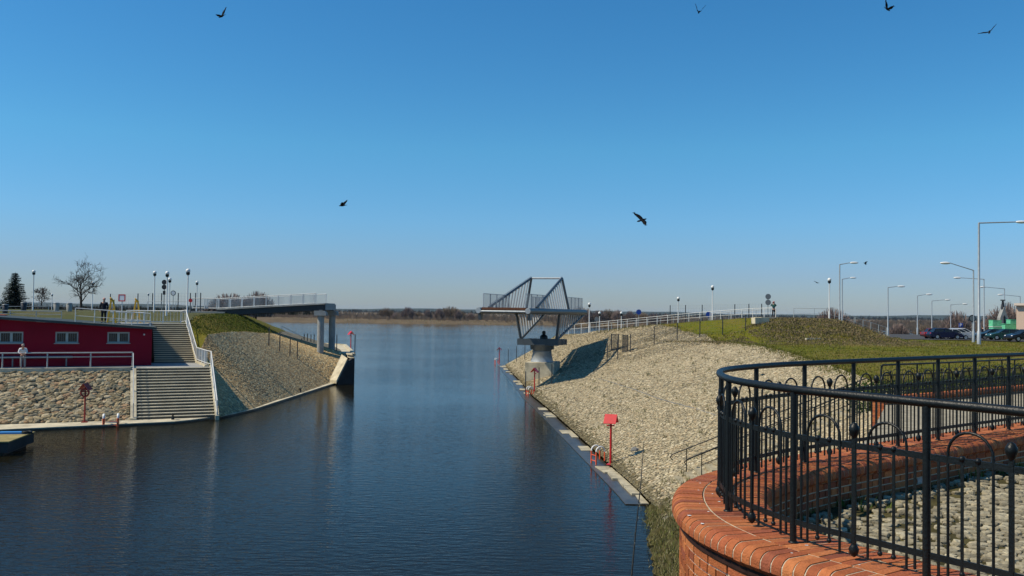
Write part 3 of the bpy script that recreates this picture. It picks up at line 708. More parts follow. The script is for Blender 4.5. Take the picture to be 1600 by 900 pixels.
railing("plaza_railing", "faint pale railing running across the plaza at the left edge", "railing", [L(-24, 17.0, ZP + .2), L(-5.5, 17.2, ZP + .1)], .85, M_galv, 1.9, (.35, .7), r=.03, rp=.03)
railing("plaza_railing", "second pale railing further back on the grass beyond the plaza", "railing", [P(0, 492, 96), P(112, 491, 99)], .9, M_galv, 2.2, (.5,), r=.03, rp=.03)

# ---------------- fixed footbridge ramp on the left -----------------------------
root = empty("footbridge_ramp", (-26, 97, 7.2), "fixed left footbridge span with dark girder and grey railing ending on two columns", "footbridge")
zA, zB = 7.55, 8.32; XA, XB = -32.3, -20.25; SK = .08
def br(x, side, dz=0): # side 0 near,1 far
    t = (x - XA) / (XB - XA); y = 97.2 - 1.4 * t; return Vector((x + (.35 if side else 0), y + side * 3.6, zA + (zB - zA) * t + dz))
for s in (0, 1):
    mb = MB(); mb.extr([br(XA, s, -.62), br(XB, s, -.62), br(XB, s, -.05), br(XA, s, -.05)], (0, .12 if s == 0 else -.12, 0))
    mb.extr([br(XA, s, -.66) + Vector((0, -.12, 0)), br(XB, s, -.66) + Vector((0, -.12, 0)), br(XB, s, -.62) + Vector((0, -.12, 0)), br(XA, s, -.62) + Vector((0, -.12, 0))], (0, .36, 0))
    mb.build("girder", mat("girder_paint", (.012, .015, .019), .5, var=.2, scale=2), root, world=True)
mb = MB(); off = Vector((0, -.16, 0)); 
mb.add([br(XA, 0, -.045) + off, br(XB + .05, 0, -.045) + off, br(XB + .05, 1, -.045) - off, br(XA, 1, -.045) - off, br(XA, 0, .08) + off, br(XB + .05, 0, .08) + off, br(XB + .05, 1, .08) - off, br(XA, 1, .08) - off],
       [(3, 2, 1, 0), (4, 5, 6, 7), (0, 1, 5, 4), (1, 2, 6, 5), (2, 3, 7, 6), (3, 0, 4, 7)])
mb.build("deck", M_conc2, root, world=True)
mb = MB(); e0, e1 = br(XB + .08, 0, -.34), br(XB + .08, 1, -.34); mb.beam(e0 + Vector((.06, 0, 0)), e1 + Vector((.06, 0, 0)), .12, .62); mb.build("end_beam", M_galvd, root, world=True)
for s in (0, 1):
    base = [br(x, s, .08) for x in (XA - 2.8, XA, (XA + XB) / 2, XB - .95)]
    base[0].z = base[1].z
    mb = MB(); mb.path([p + Vector((0, 0, 1.12)) for p in base], .04, 6); mb.build("top_rail", M_white, root, world=True)
    mb = MB(); mb.path([p + Vector((0, 0, .06)) for p in base], .045, 6); mb.build("bottom_rail", M_galv, root, world=True)
    q = resample(base, 11)
    for i, x in enumerate(q):
        mb = MB(); mb.box((x[0], x[1], x[2] + .55), (.10, .07, 1.12)); mb.build("post", M_white, root, world=True)
    mb = MB()
    for x in resample(base, 150): mb.box((x[0], x[1], x[2] + .58), (.014, .014, 1.02))
    mb.build("bar_panel", M_galv, root, world=True)
for s, (px, zb) in enumerate(((503, 1.2), (515, 2.8))):
    top = br(XB - .35 + (.0 if s == 0 else .15), s, -.70)
    col = empty("bridge_column", (top.x, top.y, zb), ["nearer round concrete column under the end of the left footbridge", "darker far column under the end of the left footbridge"][s], "column", "columns under the left footbridge")
    mb = MB(); mb.lathe((top.x, top.y, zb), [(.36, 0), (.36, top.z - zb - .55)], 18); mb.build("shaft", M_conc2, col, world=True)
    mb = MB(); c0 = top + Vector((0, 0, -.28))
    mb.extr([c0 + Vector((-.62, -.55, .26)), c0 + Vector((-.62, -.55, -.26)), c0 + Vector((.62, -.55, -.26)), c0 + Vector((.62, -.55, .06)), c0 + Vector((.42, -.55, .26))], (0, 1.1, 0)); mb.build("cap", M_conc2, col, world=True)
    mb = MB(); mb.box(c0 + Vector((0, 0, .31)), (.36, .36, .1)); mb.build("bearing", M_galvd, col, world=True)
ab = MB(); ab.box((-31.0, 98.7, 6.3), (1.9, 3.4, 1.1)); ab.box((-33.6, 98.7, 7.05), (4.6, 4.0, .55)); tag(ab.build("bridge_abutment", M_conc2), "grey concrete abutment carrying the landward end of the left footbridge", "abutment")
railing("approach_railing", "pale railing on the approach slab left of the footbridge ramp", "railing", [Vector((-40, 97.4, 7.25)), Vector((-35.3, 97.3, 7.35))], 1.1, M_galv, 1.5, (.06, .5))

# ---------------- swing bridge ------------------------------------------------
ax = Vector((.317, .948, 0)); sd_ = Vector((.948, -.317, 0)); C0 = Vector((3.0, 96.0, 0))
def SB(t, s, z): return C0 + ax * t + sd_ * s + Vector((0, 0, z))
ZD = 7.98; TF, TB = -12.1, 10.5
root = empty("swing_bridge", (3.0, 96.0, 4.1), "grey steel swing bridge with triangular barred trusses turned open on its pivot", "bridge")
for s in (-2.5, 2.5):
    mb = MB(); mb.tube(SB(TF, s, ZD - .15), SB(TB, s, ZD - .15), .30, .30, 16); g = mb.build("main_tube", M_steel, root, world=True)
    mb = MB(); mb.tube(SB(TF - .012, s, ZD - .15), SB(TF - .05, s, ZD - .15), .285, .26, 16); mb.build("end_disc", M_galv, g, world=True)
    mb = MB(); mb.extr([SB(TF + .25, s - .15, ZD - .35), SB(TF + 1.0, s - .15, ZD - .35), SB(TF + .75, s - .15, ZD - 1.0), SB(TF + .45, s - .15, ZD - 1.05)], sd_ * .3); mb.build("latch_bracket", M_galvd, g, world=True)
mb = MB(); mb.add([SB(TF + .3, -2.2, ZD + .02), SB(TF + .3, 2.2, ZD + .02), SB(TB, 2.2, ZD + .02), SB(TB, -2.2, ZD + .02), SB(TF + .3, -2.2, ZD + .14), SB(TF + .3, 2.2, ZD + .14), SB(TB, 2.2, ZD + .14), SB(TB, -2.2, ZD + .14)],
      [(3, 2, 1, 0)[::-1], (4, 5, 6, 7)[::-1], (0, 1, 5, 4), (1, 2, 6, 5), (2, 3, 7, 6), (3, 0, 4, 7)])
mb.build("plank_deck", M_wood, root, world=True)
mb = MB(); mb.beam(SB(TF + .28, -2.25, ZD + .06), SB(TF + .28, 2.25, ZD + .06), .1, .22); mb.build("deck_edge", M_wood, root, world=True)
for i, t in enumerate(np.linspace(TF + .5, TB - .4, 12)):
    mb = MB(); mb.beam(SB(t, -2.3, ZD - .22), SB(t, 2.3, ZD - .22), .14, .26); mb.build("cross_beam", M_steel, root, world=True)
mb = MB(); mb.tube(SB(TF + .05, -2.3, ZD - .22), SB(TF + .05, 2.3, ZD - .22), .11, .11, 10); mb.build("end_beam", M_galv, root, world=True)
# upper triangles, leaning inwards
AP_T, HU = 2.6, 3.55; ST = -9.2
for sg in (-1, 1):
    top = SB(AP_T, sg * 1.78, ZD + HU); f0 = SB(ST, sg * 2.46, ZD + .18); bk = SB(AP_T + .5, sg * 2.46, ZD + .1)
    mb = MB(); mb.tube(f0, top, .13, .13, 10); mb.build("upper_chord", M_steel, root, world=True)
    mb = MB(); mb.tube(top, bk, .14, .14, 10); mb.build("end_post", M_steel, root, world=True)
    for k in range(1, 13):
        f = k / 13; p1 = f0.lerp(top, f); p0 = SB(ST + (AP_T - ST) * min(1, f ** .95), sg * 2.46, ZD + .05)
        mb = MB(); mb.beam(p0, p1, .11, .16, ax); mb.build("truss_bar", M_steelw, root, world=True)
    mb = MB(); mb.path([f0 + Vector((0, 0, .25)), top + Vector((0, 0, .22))], .03, 6); mb.build("chord_handrail", M_galv, root, world=True)
mb = MB(); mb.tube(SB(AP_T, -1.78, ZD + HU), SB(AP_T, 1.78, ZD + HU), .1, .1, 10); mb.build("top_strut", M_galv, root, world=True)
# lower triangles
T0, HL = -.4, 2.95; ZB = ZD - .3 - HL
for sg in (-1, 1):
    bt = SB(T0 + .2, sg * 2.0, ZB + .05); tp = SB(T0 - .2, sg * 2.44, ZD - .35); rr_ = SB(TB - .2, sg * 2.44, ZD - .4)
    mb = MB(); mb.tube(tp, bt, .15, .15, 10); mb.build("lower_post", M_steel, root, world=True)
    mb = MB(); mb.tube(bt, rr_, .14, .14, 10); mb.build("lower_chord", M_steel, root, world=True)
    for k in range(1, 11):
        f = k / 11; mb = MB(); mb.beam(bt.lerp(rr_, f ** 1.05), SB(T0 + (TB - T0) * f ** .98, sg * 2.44, ZD - .35), .11, .16, ax); mb.build("truss_bar", M_steelw, root, world=True)
# deck railings (mesh panels)
for sg in (-1, 1):
    for (ta_, tb_) in ((TF + .35, ST + 5.2), (AP_T + 1.2, TB)):
        b_ = [SB(ta_, sg * 2.12, ZD + .14), SB(tb_, sg * 2.12, ZD + .14)]
        mb = MB(); mb.path([p + Vector((0, 0, 1.35)) for p in b_], .035, 6); mb.build("hand_rail", M_galv, root, world=True)
        q = resample(b_, max(3, int(abs(tb_ - ta_) / 1.3)))
        for i, x in enumerate(q):
            mb = MB(); mb.box((x[0], x[1], x[2] + .68), (.1, .1, 1.36)); mb.build("rail_post", M_white if i == 0 else M_galv, root, world=True)
        mb = MB()
        for x in resample(b_, int(abs(tb_ - ta_) / .14)): mb.box((x[0], x[1], x[2] + .68), (.02, .02, 1.25))
        mb.build("bar_panel", M_galv, root, world=True)
# base frame, slewing ring, drum
mb = MB()
for sg in (-1, 1): mb.beam(SB(-1.0, sg * 2.05 + .2, ZB - .18), SB(2.6, sg * 2.05 + .2, ZB - .18), .3, .55)
for t in (-.9, 0.8, 2.4): mb.beam(SB(t, -2.05, ZB - .2), SB(t, 2.45, ZB - .2), .34, .62)
mb.beam(SB(-1.1, -2.12, ZB - .18), SB(-1.1, 2.5, ZB - .18), .06, .68)
mb.build("base_frame", M_steel, root, world=True)
mb = MB(); C0 = C0 + Vector((.35, 0, 0)); mb.lathe((C0.x, C0.y, 3.55), [(1.02, 0), (1.02, .18), (1.28, .2), (1.28, .62), (1.4, .64), (1.4, .78)], 28); mb.build("slewing_ring", M_galvd, root, world=True)
mb = MB(); mb.lathe(SB(-.6, .35, ZB + .14), [(.42, 0), (.42, .3), (.3, .42), (.16, .5), (.2, .62), (.2, .76), (.08, .9)], 14); mb.build("drive_motor", M_black, root, world=True)
root = empty("bridge_pier", (C0.x, C0.y, 0), "concrete block and tapered grey drum carrying the swing bridge", "pier")
mb = MB(); mb.lathe((C0.x, C0.y, 2.42), [(1.22, 0), (1.18, .12), (1.0, .98), (1.04, 1.0), (1.04, 1.12)], 28); mb.build("drum", M_galv, root, world=True)
mb = MB(); mb.box((C0.x + .1, C0.y + .1, .7), (3.1, 4.2, 3.4), R(-12)); mb.build("block", M_conc, root, world=True)
# ================================================================ BASTION with coping and ornamental railing
class CMB(MB):
    def __init__(s): super().__init__(); s.c = []
    def fill(s, col): s.c += [col] * (len(s.v) - len(s.c)); return s
    def build(s, *a, **k):
        o = super().build(*a, **k); at = o.data.color_attributes.new("Col", 'FLOAT_COLOR', 'POINT')
        arr = np.ones((len(s.v), 4), np.float32); arr[:, :3] = np.array(s.c); at.data.foreach_set("color", arr.ravel()); return o
def catmull(pts, per=24):
    P_ = [Vector(p) for p in pts]; P_ = [P_[0] * 2 - P_[1]] + P_ + [P_[-1] * 2 - P_[-2]]; o = []
    for i in range(1, len(P_) - 2):
        for k in range(per):
            t = k / per; a, b, c, d = P_[i - 1:i + 3]
            o.append(.5 * ((2 * b) + (c - a) * t + (2 * a - 5 * b + 4 * c - d) * t * t + (3 * b - a - 3 * c + d) * t ** 3))
    o.append(P_[-2]); return o
ZC = 6.1                                     # top of the coping
class Path:
    def __init__(s, pts):
        c = catmull([(x, y, 0) for x, y in pts]); n = int(sum((c[i + 1] - c[i]).length for i in range(len(c) - 1)) / .03)
        s.p = resample(c, n)[:, :2]; d = np.gradient(s.p, axis=0); k = np.ones(25) / 25
        d = np.stack([np.convolve(np.pad(d[:, i], 12, 'edge'), k, 'valid') for i in (0, 1)], 1); d /= np.linalg.norm(d, axis=1)[:, None]
        s.t = d; s.n = np.stack([-d[:, 1], d[:, 0]], 1); s.s = np.r_[0, np.cumsum(np.linalg.norm(np.diff(s.p, axis=0), axis=1))]; s.L = s.s[-1]
    def at(s, x, off=0.0, z=0.0):
        f = lambda a: np.interp(x, s.s, a)
        return Vector((f(s.p[:, 0]) + off * f(s.n[:, 0]), f(s.p[:, 1]) + off * f(s.n[:, 1]), z))
    def ang(s, x): return math.atan2(np.interp(x, s.s, s.t[:, 1]), np.interp(x, s.s, s.t[:, 0]))
# travelling the near arm away from the camera and round to the far arm: outer (water) side is at LEFT (+n)
BP = Path([(4.75, 1.9), (3.72, 3.6), (2.93, 4.93), (2.42, 5.68), (1.98, 6.40), (1.79, 7.30), (2.02, 8.42), (2.76, 9.38), (3.57, 10.08), (4.41, 10.75), (6.02, 12.0), (7.35, 13.0), (10.5, 15.4), (13.4, 17.6)])
BRICK = [(.38, .112, .040), (.43, .138, .048), (.34, .096, .038), (.46, .16, .056), (.28, .082, .040), (.40, .122, .042)]
def bcol(lo=.85, hi=1.12):
    c = random.choice(BRICK); k = random.uniform(lo, hi); return tuple(x * k for x in c)
def ring_bricks(mb, path, prof, s0, s1, w, joint, z, jit=.003):
    """radial bricks: profile [(offset, dz)...] (closed polygon), one brick every w along the path"""
    x = s0
    while x + w < s1:
        j = random.uniform(-jit, jit); a = [path.at(x + joint / 2, o, z + dz + j) for o, dz in prof]; b = [path.at(x + w - joint / 2, o, z + dz + j) for o, dz in prof]
        n = len(prof); mb.add(a + b, [tuple(range(n)), tuple(range(2 * n - 1, n - 1, -1))] + [(i, n + i, n + (i + 1) % n, (i + 1) % n) for i in range(n)]); mb.fill(bcol()); x += w
def strip(mb, path, prof, s0, s1, z, step=.08):
    n = max(2, int((s1 - s0) / step)); xs_ = np.linspace(s0, s1, n); k = len(prof); o = []
    for x in xs_: o += [path.at(x, a, z + b) for a, b in prof]
    fs = [(i * k + j, (i + 1) * k + j, (i + 1) * k + (j + 1) % k, i * k + (j + 1) % k) for i in range(n - 1) for j in range(k)]
    fs += [tuple(range(k)), tuple(range((n - 1) * k + k - 1, (n - 1) * k - 1, -1))]
    mb.add(o, fs, False)
def bullnose(o_in, o_out, r, h):
    """profile from inner edge to rounded outer edge (sign from o_in->o_out)"""
    sg = 1 if o_out > o_in else -1; p = [(o_in, -h), (o_in, 0)]
    for k in range(0, 7):
        a = math.pi / 2 * k / 6; p.append((o_out - sg * r * (1 - math.sin(a)), -r * (1 - math.cos(a))))
    p.append((o_out, -h + .035)); p.append((o_out - sg * .035, -h)); return p if sg < 0 else p[::-1]
def wall_bricks(mb, path, off, s0, s1, ztop, zbot, thick=.03, sgn=1, visible=None):
    z = ztop; row = 0
    while z - .061 > zbot:
        x = s0 + (row % 2) * .065; k = 0
        while x < s1:
            w = .25 if row % 2 == 0 else .12
            a, b = x + .008, min(x + w - .008, s1)
            if b - a > .02:
                e = random.uniform(0, .004); c = bcol(.75, 1.2)
                if random.random() < .03: c = (.55, .45, .38)
                pr = [path.at(a, off - sgn * thick, z - .061), path.at(b, off - sgn * thick, z - .061), path.at(b, off - sgn * thick, z), path.at(a, off - sgn * thick, z)]
                q = [path.at(a, off + sgn * e, z - .061), path.at(b, off + sgn * e, z - .061), path.at(b, off + sgn * e, z), path.at(a, off + sgn * e, z)]
                f = [(4, 5, 6, 7), (0, 1, 5, 4), (1, 2, 6, 5), (2, 3, 7, 6), (3, 0, 4, 7)]
                mb.add(pr + q, f if sgn < 0 else [g[::-1] for g in f]); mb.fill(c)
            x += w + .002
        z -= .077; row += 1

root = empty("bastion_wall", (3.5, 8.5, 0), "round ended red brick bastion wall with rounded coping in the foreground", "brick wall")
s_lo, s_hi = .2, BP.L - .1
core = MB(); strip(core, BP, [(.325, -.16), (.325, -7.2), (-.355, -7.2), (-.355, -.16)], s_lo, s_hi, ZC, .12); core.build("wall_core", M_mortar, root, world=True)
def inset(pr, e=.0045):
    cx = sum(p[0] for p in pr) / len(pr); cy = sum(p[1] for p in pr) / len(pr); return [(a - e * (1 if a > cx else -1), b - e * (1 if b > cy else -1)) for a, b in pr]
bedp = [(.126, -.008), (.142 - .003, -.008)]
for pr in (bullnose(.136, .405, .085, .15), bullnose(-.136, -.43, .085, .15), [(-.136, -.13), (-.136, 0), (.136, 0), (.136, -.13)]):
    mb = MB(); strip(mb, BP, inset(pr) if len(pr) > 4 else [(-.1315, -.125), (-.1315, -.0045), (.1315, -.0045), (.1315, -.125)], s_lo, s_hi, ZC, .04); mb.build("mortar_bed", M_mortar, root, world=True)
cb = CMB()
ring_bricks(cb, BP, bullnose(.142, .405, .085, .15), s_lo, s_hi, .083, .011, ZC); cb.build("outer_coping", M_brick, root, world=True)
cb = CMB()
ring_bricks(cb, BP, [(-.128, -.12), (-.128, 0.0), (.126, 0.0), (.126, -.12)][::-1], s_lo, s_hi, .079, .007, ZC - .001); cb.build("middle_coping", M_brick, root, world=True)
cb = CMB()
ring_bricks(cb, BP, bullnose(-.142, -.43, .085, .15), s_lo, s_hi, .083, .011, ZC); cb.build("inner_coping", M_brick, root, world=True)
mb = MB(); strip(mb, BP, [(.352, -.158), (.352, -.205), (.31, -.205), (.31, -.158)], s_lo, s_hi, ZC, .06); mb.build("dark_band", mat("dark_strip", (.035, .016, .012), .7, var=.4, scale=9), root, world=True)  # near-black strip running just below the coping
cb = CMB(); wall_bricks(cb, BP, .335, s_lo, 7.6, ZC - .215, ZC - 2.6, sgn=1); cb.build("outer_bricks", M_brick, root, world=True)
cb = CMB(); wall_bricks(cb, BP, -.365, s_lo, s_hi, ZC - .165, ZC - .75, sgn=-1); cb.build("inner_bricks", M_brick, root, world=True)
cb = CMB(); ring_bricks(cb, BP, bullnose(.30, .47, .05, .11), s_lo, 7.6, .083, .011, ZC - 2.62); cb.build("plinth_course", M_brick, root, world=True)

mb = MB()
for i in range(46):
    s = random.uniform(1.5, 9.5); o_ = random.uniform(-.1, .36); c = BP.at(s, o_, ZC + .0012); r_ = random.uniform(.004, .016); n = 7
    mb.add([c + Vector((r_ * random.uniform(.6, 1.5) * math.cos(6.283 * k / n), r_ * random.uniform(.6, 1.5) * math.sin(6.283 * k / n), 0)) for k in range(n)], [tuple(range(n))])
mb.build("droppings", M_wplast, root, world=True)
# ---------------- ornamental railing -----------------------------------------
def ornamental_railing(name, label, path, z, s0, s1, h=1.08, bay=1.0, group=None, end_curl=False):
    root = empty(name, path.at(s0, 0, z), label, "railing", group); n = int(round((s1 - s0) / bay)); bay = (s1 - s0) / n
    def place(o, s, dz=0): o.location = path.at(s, 0, z + dz) - root.location; o.rotation_euler = (0, 0, path.ang(s)); return o
    xs_ = np.arange(s0, s1 + .01, .07)
    mb = MB(); pts_ = [path.at(x, 0, z + h) for x in xs_]
    if end_curl: pts_ = [path.at(s0 - .02, 0, z + .1), path.at(s0 - .02, 0, z + h - .2), path.at(s0 + .02, 0, z + h - .06)] + pts_[1:]
    mb.path(pts_, .029, 12); mb.build("top_rail", M_black, root, world=True)
    for nm, zz in (("upper_band", h - .33), ("lower_band", .15)):
        mb = MB(); strip(mb, path, [(.006, .02), (.006, -.02), (-.006, -.02), (-.006, .02)], s0, s1, z + zz, .07); mb.build(nm, M_black, root, world=True)
    pm = MB(); pm.tube((0, 0, -.05), (0, 0, h - .02), .024, .024, 12); pm.lathe((0, 0, 0), [(.036, 0), (.036, .006), (.026, .012)], 12); post = pm.build("post", M_black, root)
    for i in range(n + 1): place(post if i == 0 else copy_tree(post, root), s0 + i * bay)
    hm = MB(); w = .135; top = h - .155; pts_ = [(-w, 0, .03), (-w, 0, top - w)] + [(-w * math.cos(a), 0, top - w + w * math.sin(a)) for a in np.linspace(0, math.pi, 13)[1:-1]] + [(w, 0, top - w), (w, 0, .03)]
    hm.path(pts_, .0095, 6); hoop = hm.build("hoop", M_black, root)
    km = MB(); km.box((0, 0, h / 2 - .1), (.026, .018, h - .33)); km.lathe((0, 0, h - .262), [(.012, -.02), (.024, 0), (.034, .03), (.034, .05), (.02, .075), (.006, .085)], 10); km.lathe((0, 0, .04), [(.008, -.02), (.026, .0), (.034, .03), (.02, .06)], 10); knob = km.build("knob_bar", M_black, root)
    sm_ = MB(); sm_.box((0, 0, h / 2 - .12), (.014, .014, h - .40)); sm_.ball((0, 0, h - .315), .02, None, 8, 6); sm_.ball((0, 0, .085), .017, None, 8, 6); bar = sm_.build("ball_bar", M_black, root)
    tm = MB(); tm.box((0, 0, h / 2 - .14), (.013, .013, h - .37)); thin = tm.build("thin_bar", M_black, root); k = {id(hoop): 0, id(knob): 0, id(bar): 0, id(thin): 0}
    def put(o, s):
        place(o if k[id(o)] == 0 else copy_tree(o, root), s); k[id(o)] += 1
    for i in range(n):
        a = s0 + i * bay
        for f in (.265, .735):
            put(hoop, a + f * bay)
            for e in (-.048, .048): put(bar, a + f * bay + e)
        put(knob, a + .5 * bay)
        if k[id(thin)] < 90:
            for f in (.075, .925): put(thin, a + f * bay)
    return root
# bays aligned so posts fall where the photograph shows them
def s_near(path, x, y): return path.s[np.argmin(np.hypot(path.p[:, 0] - x, path.p[:, 1] - y))]
sp = s_near(BP, 1.96, 6.30)
ornamental_railing("bastion_railing", "black ornamental railing with hoops and knobs curving round the brick coping", BP, ZC, sp - 4.0 * 1.01, sp + 13 * 1.01, 1.08, 1.01)

# cobbled floor inside the bastion
inner = [tuple(BP.at(s, -.36)[:2]) for s in np.linspace(.2, BP.L - .2, 90)]
poly = inner
ZI = 5.70
mb = MB(); mb.prism(poly, ZI - .6, ZI - .035); tag(mb.build("bastion_floor", M_moss), kind="structure")
gx, gy = np.meshgrid(np.arange(2, 13.5, .112), np.arange(2.0, 17.5, .078)); gx = gx + (np.arange(gx.shape[0])[:, None] % 2) * .056
th = R(-14); pts = np.stack([gx.ravel(), gy.ravel()], 1); cen = np.array([6, 8]); pts = (pts - cen) @ np.array([[math.cos(th), math.sin(th)], [-math.sin(th), math.cos(th)]]) + cen
pts += np.random.randn(*pts.shape) * .014
ok = in_poly(pts[:, 0], pts[:, 1], poly) & (seg_dist(pts[:, 0], pts[:, 1], poly + [poly[0]]) > .10); pts = pts[ok]
mz = wav(pts[:, 0] * 1.1 + 2, pts[:, 1] * 1.3)
d_in = seg_dist(pts[:, 0], pts[:, 1], poly); keep = (np.random.rand(len(pts)) < np.where(d_in < .7, .5, .985)) & ~((mz > .8) & (np.random.rand(len(pts)) < .35))
pts = pts[keep]; h3 = np.c_[pts, np.full(len(pts), ZI - .03) + .012 * wav(pts[:, 0], pts[:, 1])]
tag(stones("cobbles", h3, np.tile([0, 0, 1.0], (len(h3), 1)) + np.random.randn(len(h3), 3) * .05, np.random.uniform(.040, .047, len(h3)), [(.30, .265, .18), (.36, .32, .22), (.25, .22, .15), (.33, .285, .19)], 2, .6, 1.32, axis=(math.cos(R(14)) * 4, -math.sin(R(14)) * 4, 0), boxy=.55), kind="structure")
wp = np.array(inner); wq = wp[np.random.randint(20, len(wp), 260)] + np.random.randn(260, 2) * .22
ok = in_poly(wq[:, 0], wq[:, 1], poly) & (np.sin(wq[:, 0] * 2.3) + np.sin(wq[:, 1] * 1.7) > -.2); wq = wq[ok]
tufts("floor_weeds", np.c_[wq, np.full(len(wq), ZI - .04)], .05, .17, [(.07, .12, .02), (.10, .13, .03), (.16, .14, .06)], 9, .05, .010, "small green weeds along the inner foot of the brick bastion wall")

# ---------------- second brick wall with the same railing, further back -------
B2 = Path([(11.55, 27.9), (14.6, 30.0), (18.0, 32.6), (23, 36.2)])
hb = []
for s in np.linspace(.3, B2.L - .3, 26): hb += [B2.at(s, .75 + .25 * k, 4.5) for k in range(3)]
r_ = np.random.RandomState(5); hb = np.array([tuple(p) for p in hb]); n_ = 9000; c_ = hb[r_.randint(0, len(hb), n_)] + np.c_[r_.randn(n_, 2) * .14, r_.uniform(.1, 1.05, n_)]
dv = r_.randn(n_, 3); dv /= np.linalg.norm(dv, axis=1)[:, None]; ev = np.cross(dv, r_.randn(n_, 3)); ev /= np.linalg.norm(ev, axis=1)[:, None]; s1_ = r_.uniform(.03, .06, (n_, 1))
tag(npmesh("hedge", np.stack([c_ - dv * s1_, c_ + ev * s1_ * .6, c_ + dv * s1_, c_ - ev * s1_ * .6], 1).reshape(-1, 3), np.arange(n_ * 4).reshape(-1, 4), mat("hedge_leaf", (.035, .06, .010), .8, var=.4, scale=2)), "low dark green hedge behind the hooped railing of the second brick wall", "hedge")
root = empty("brick_wall", (15, 30, 4), "lower brick wall further back behind the foreground railing", "brick wall")
mb = MB(); strip(mb, B2, [(.22, -.10), (.22, -2.2), (-.22, -2.2), (-.22, -.10)], 0.08, B2.L - .02, 5.2, .3); mb.build("wall_core", M_mortar, root, world=True)
cb = CMB(); ring_bricks(cb, B2, bullnose(0.0, -.30, .05, .11), 0, B2.L, .083, .011, 5.2); ring_bricks(cb, B2, bullnose(.01, .30, .05, .11), 0, B2.L, .083, .011, 5.2); cb.build("coping", M_brick, root, world=True)
cb = CMB(); wall_bricks(cb, B2, -.23, 0.02, B2.L - .03, 5.085, 4.0, sgn=-1)
for k in range(14):
    z_ = 5.05 - k * .077
    for o_ in ((-.12, .115) if k % 2 else (-.175, .0, .175)):
        cb.box(B2.at(.04, o_, z_), (.07, .225 if k % 2 else .165, .066), B2.ang(.04)); cb.fill(bcol(.8, 1.15))
cb.build("bricks", M_brick, root, world=True)
ornamental_railing("wall_railing", "black hooped railing on the second brick wall behind the bastion", B2, 5.2, .15, B2.L - .2, 1.0, 1.0, None, True)
# forecourt between the two walls
fc = [tuple(BP.at(s, .34)[:2]) for s in np.linspace(s_near(BP, 3.0, 9.6), BP.L - .3, 30)] + [(22.5, 35.2)] + [tuple(B2.at(s, -.25)[:2]) for s in np.linspace(B2.L, 0, 12)] + [(9.0, 22.0), (6.0, 16.0)]
mb = MB(); mb.prism(fc, 4.0, 4.98); tag(mb.build("forecourt", mat("forecourt_setts", (.30, .265, .19), .9, var=.35, scale=3.5, bump=.8, bscale=9)), kind="structure")

# stairs with handrails down the paved slope
root = empty("slope_staircase", (11, 37, 2), "narrow concrete steps down the stone slope beside the brick bastion", "stairs")
mb = MB(); n = 22
for i in range(n):
    x0 = 6.9 + i * (9.2 / n); z = slope_z(x0 + .3, 36.6) + .03; mb.box((x0 + .21, 36.6, z - .45), (.42 + .002 * i % .01, 1.5, .9))
mb.build("steps", mat("step_concrete", (.33, .285, .19), .9, var=.35, scale=2), root, world=True)
for yy, nm in ((37.5, "far"), (35.7, "near")):
    lab = {"far": "thin black handrail with a hooked lower end, far side of the slope steps", "near": "thin black handrail on the near side of the slope steps"}[nm]
    y0 = yy
    p0, p1 = Vector((6.75 if nm == "far" else 7.0, y0, .0)), Vector((15.0, y0, 0))
    hr = empty("handrail", (p0.x, y0, 1), lab, "handrail")
    def zz(x): return slope_z(x, y0) + .12
    mb = MB(); mb.path([(p0.x + .12, y0, zz(p0.x) + .72), (p0.x, y0, zz(p0.x) + .84), (p0.x + .1, y0, zz(p0.x + .1) + .92), (p1.x, y0, zz(p1.x) + .92), (p1.x + .25, y0, zz(p1.x) + .8)], .024, 6); mb.build("rail", M_black, hr, world=True)
    mb = MB(); mb.path([(p0.x + .7, y0, zz(p0.x + .7) + .45), (p1.x, y0, zz(p1.x) + .45)], .017, 6); mb.build("lower_rail", M_black, hr, world=True)
    for x in (p0.x + .7, 9.5, 12.2, 14.6):
        mb = MB(); mb.tube((x, y0, zz(x) - .3), (x, y0, zz(x) + .92), .02, .02, 6); mb.build("post", M_black, hr, world=True)
# ================================================================ OBJECTS
def ground_r(x, y): return float(hgt_r(np.array([x]), np.array([y]))[0])
def ground_l(x, y): return float(hgt_l(np.array([float(x)]), np.array([float(y)])))if True else 0

# ---------------- lifebuoy stations & ladders ----------------------------------
def lifebuoy(label, loc, rz, h=2.45, post=M_red, roof=M_red, ring=True, turn=0):
    root = empty("lifebuoy_station", loc, label, "lifebuoy station", "red lifebuoy stations along the water"); root.rotation_euler = (0, 0, rz)
    mb = MB(); mb.tube((0, 0, 0), (0, 0, h - .05), .055, .055, 10); mb.box((0, 0, .02), (.34, .34, .04)); mb.build("post", post, root)
    w, d, t = .62, .34, .025
    mb = MB()
    for s in (-1, 1):
        mb.extr([(-w / 2, 0, h), (-w / 2, s * d, h - .42), (-w / 2, s * d, h - .42 - t), (-w / 2, 0, h - t * 1.6)], (w, 0, 0))
    rf = mb.build("roof", roof, root); rf.rotation_euler = (0, 0, turn)
    mb = MB(); mb.box((0, .0, h - .30), (.05, .3, .06)); mb.box((0, -.08, h - .55), (.4, .04, .06)); mb.build("bracket", post, root)
    if ring:
        mb = MB(); mb.path([(.24 * math.cos(a), -.11, h - .62 + .24 * math.sin(a)) for a in np.linspace(0, 2 * math.pi, 21)[:-1]], .06, 8, True); mb.build("ring", post, root)
    return root
lifebuoy("faded dark red lifebuoy station with its ring on the left quay below the rubble slope", G(132, 660, ZQ), R(12), 2.55, M_redd, M_redd, turn=R(75))
lifebuoy("small red lifebuoy station on the concrete pier head of the left bank", G(548, 545, 3.0), R(-60), 2.15, ring=False)
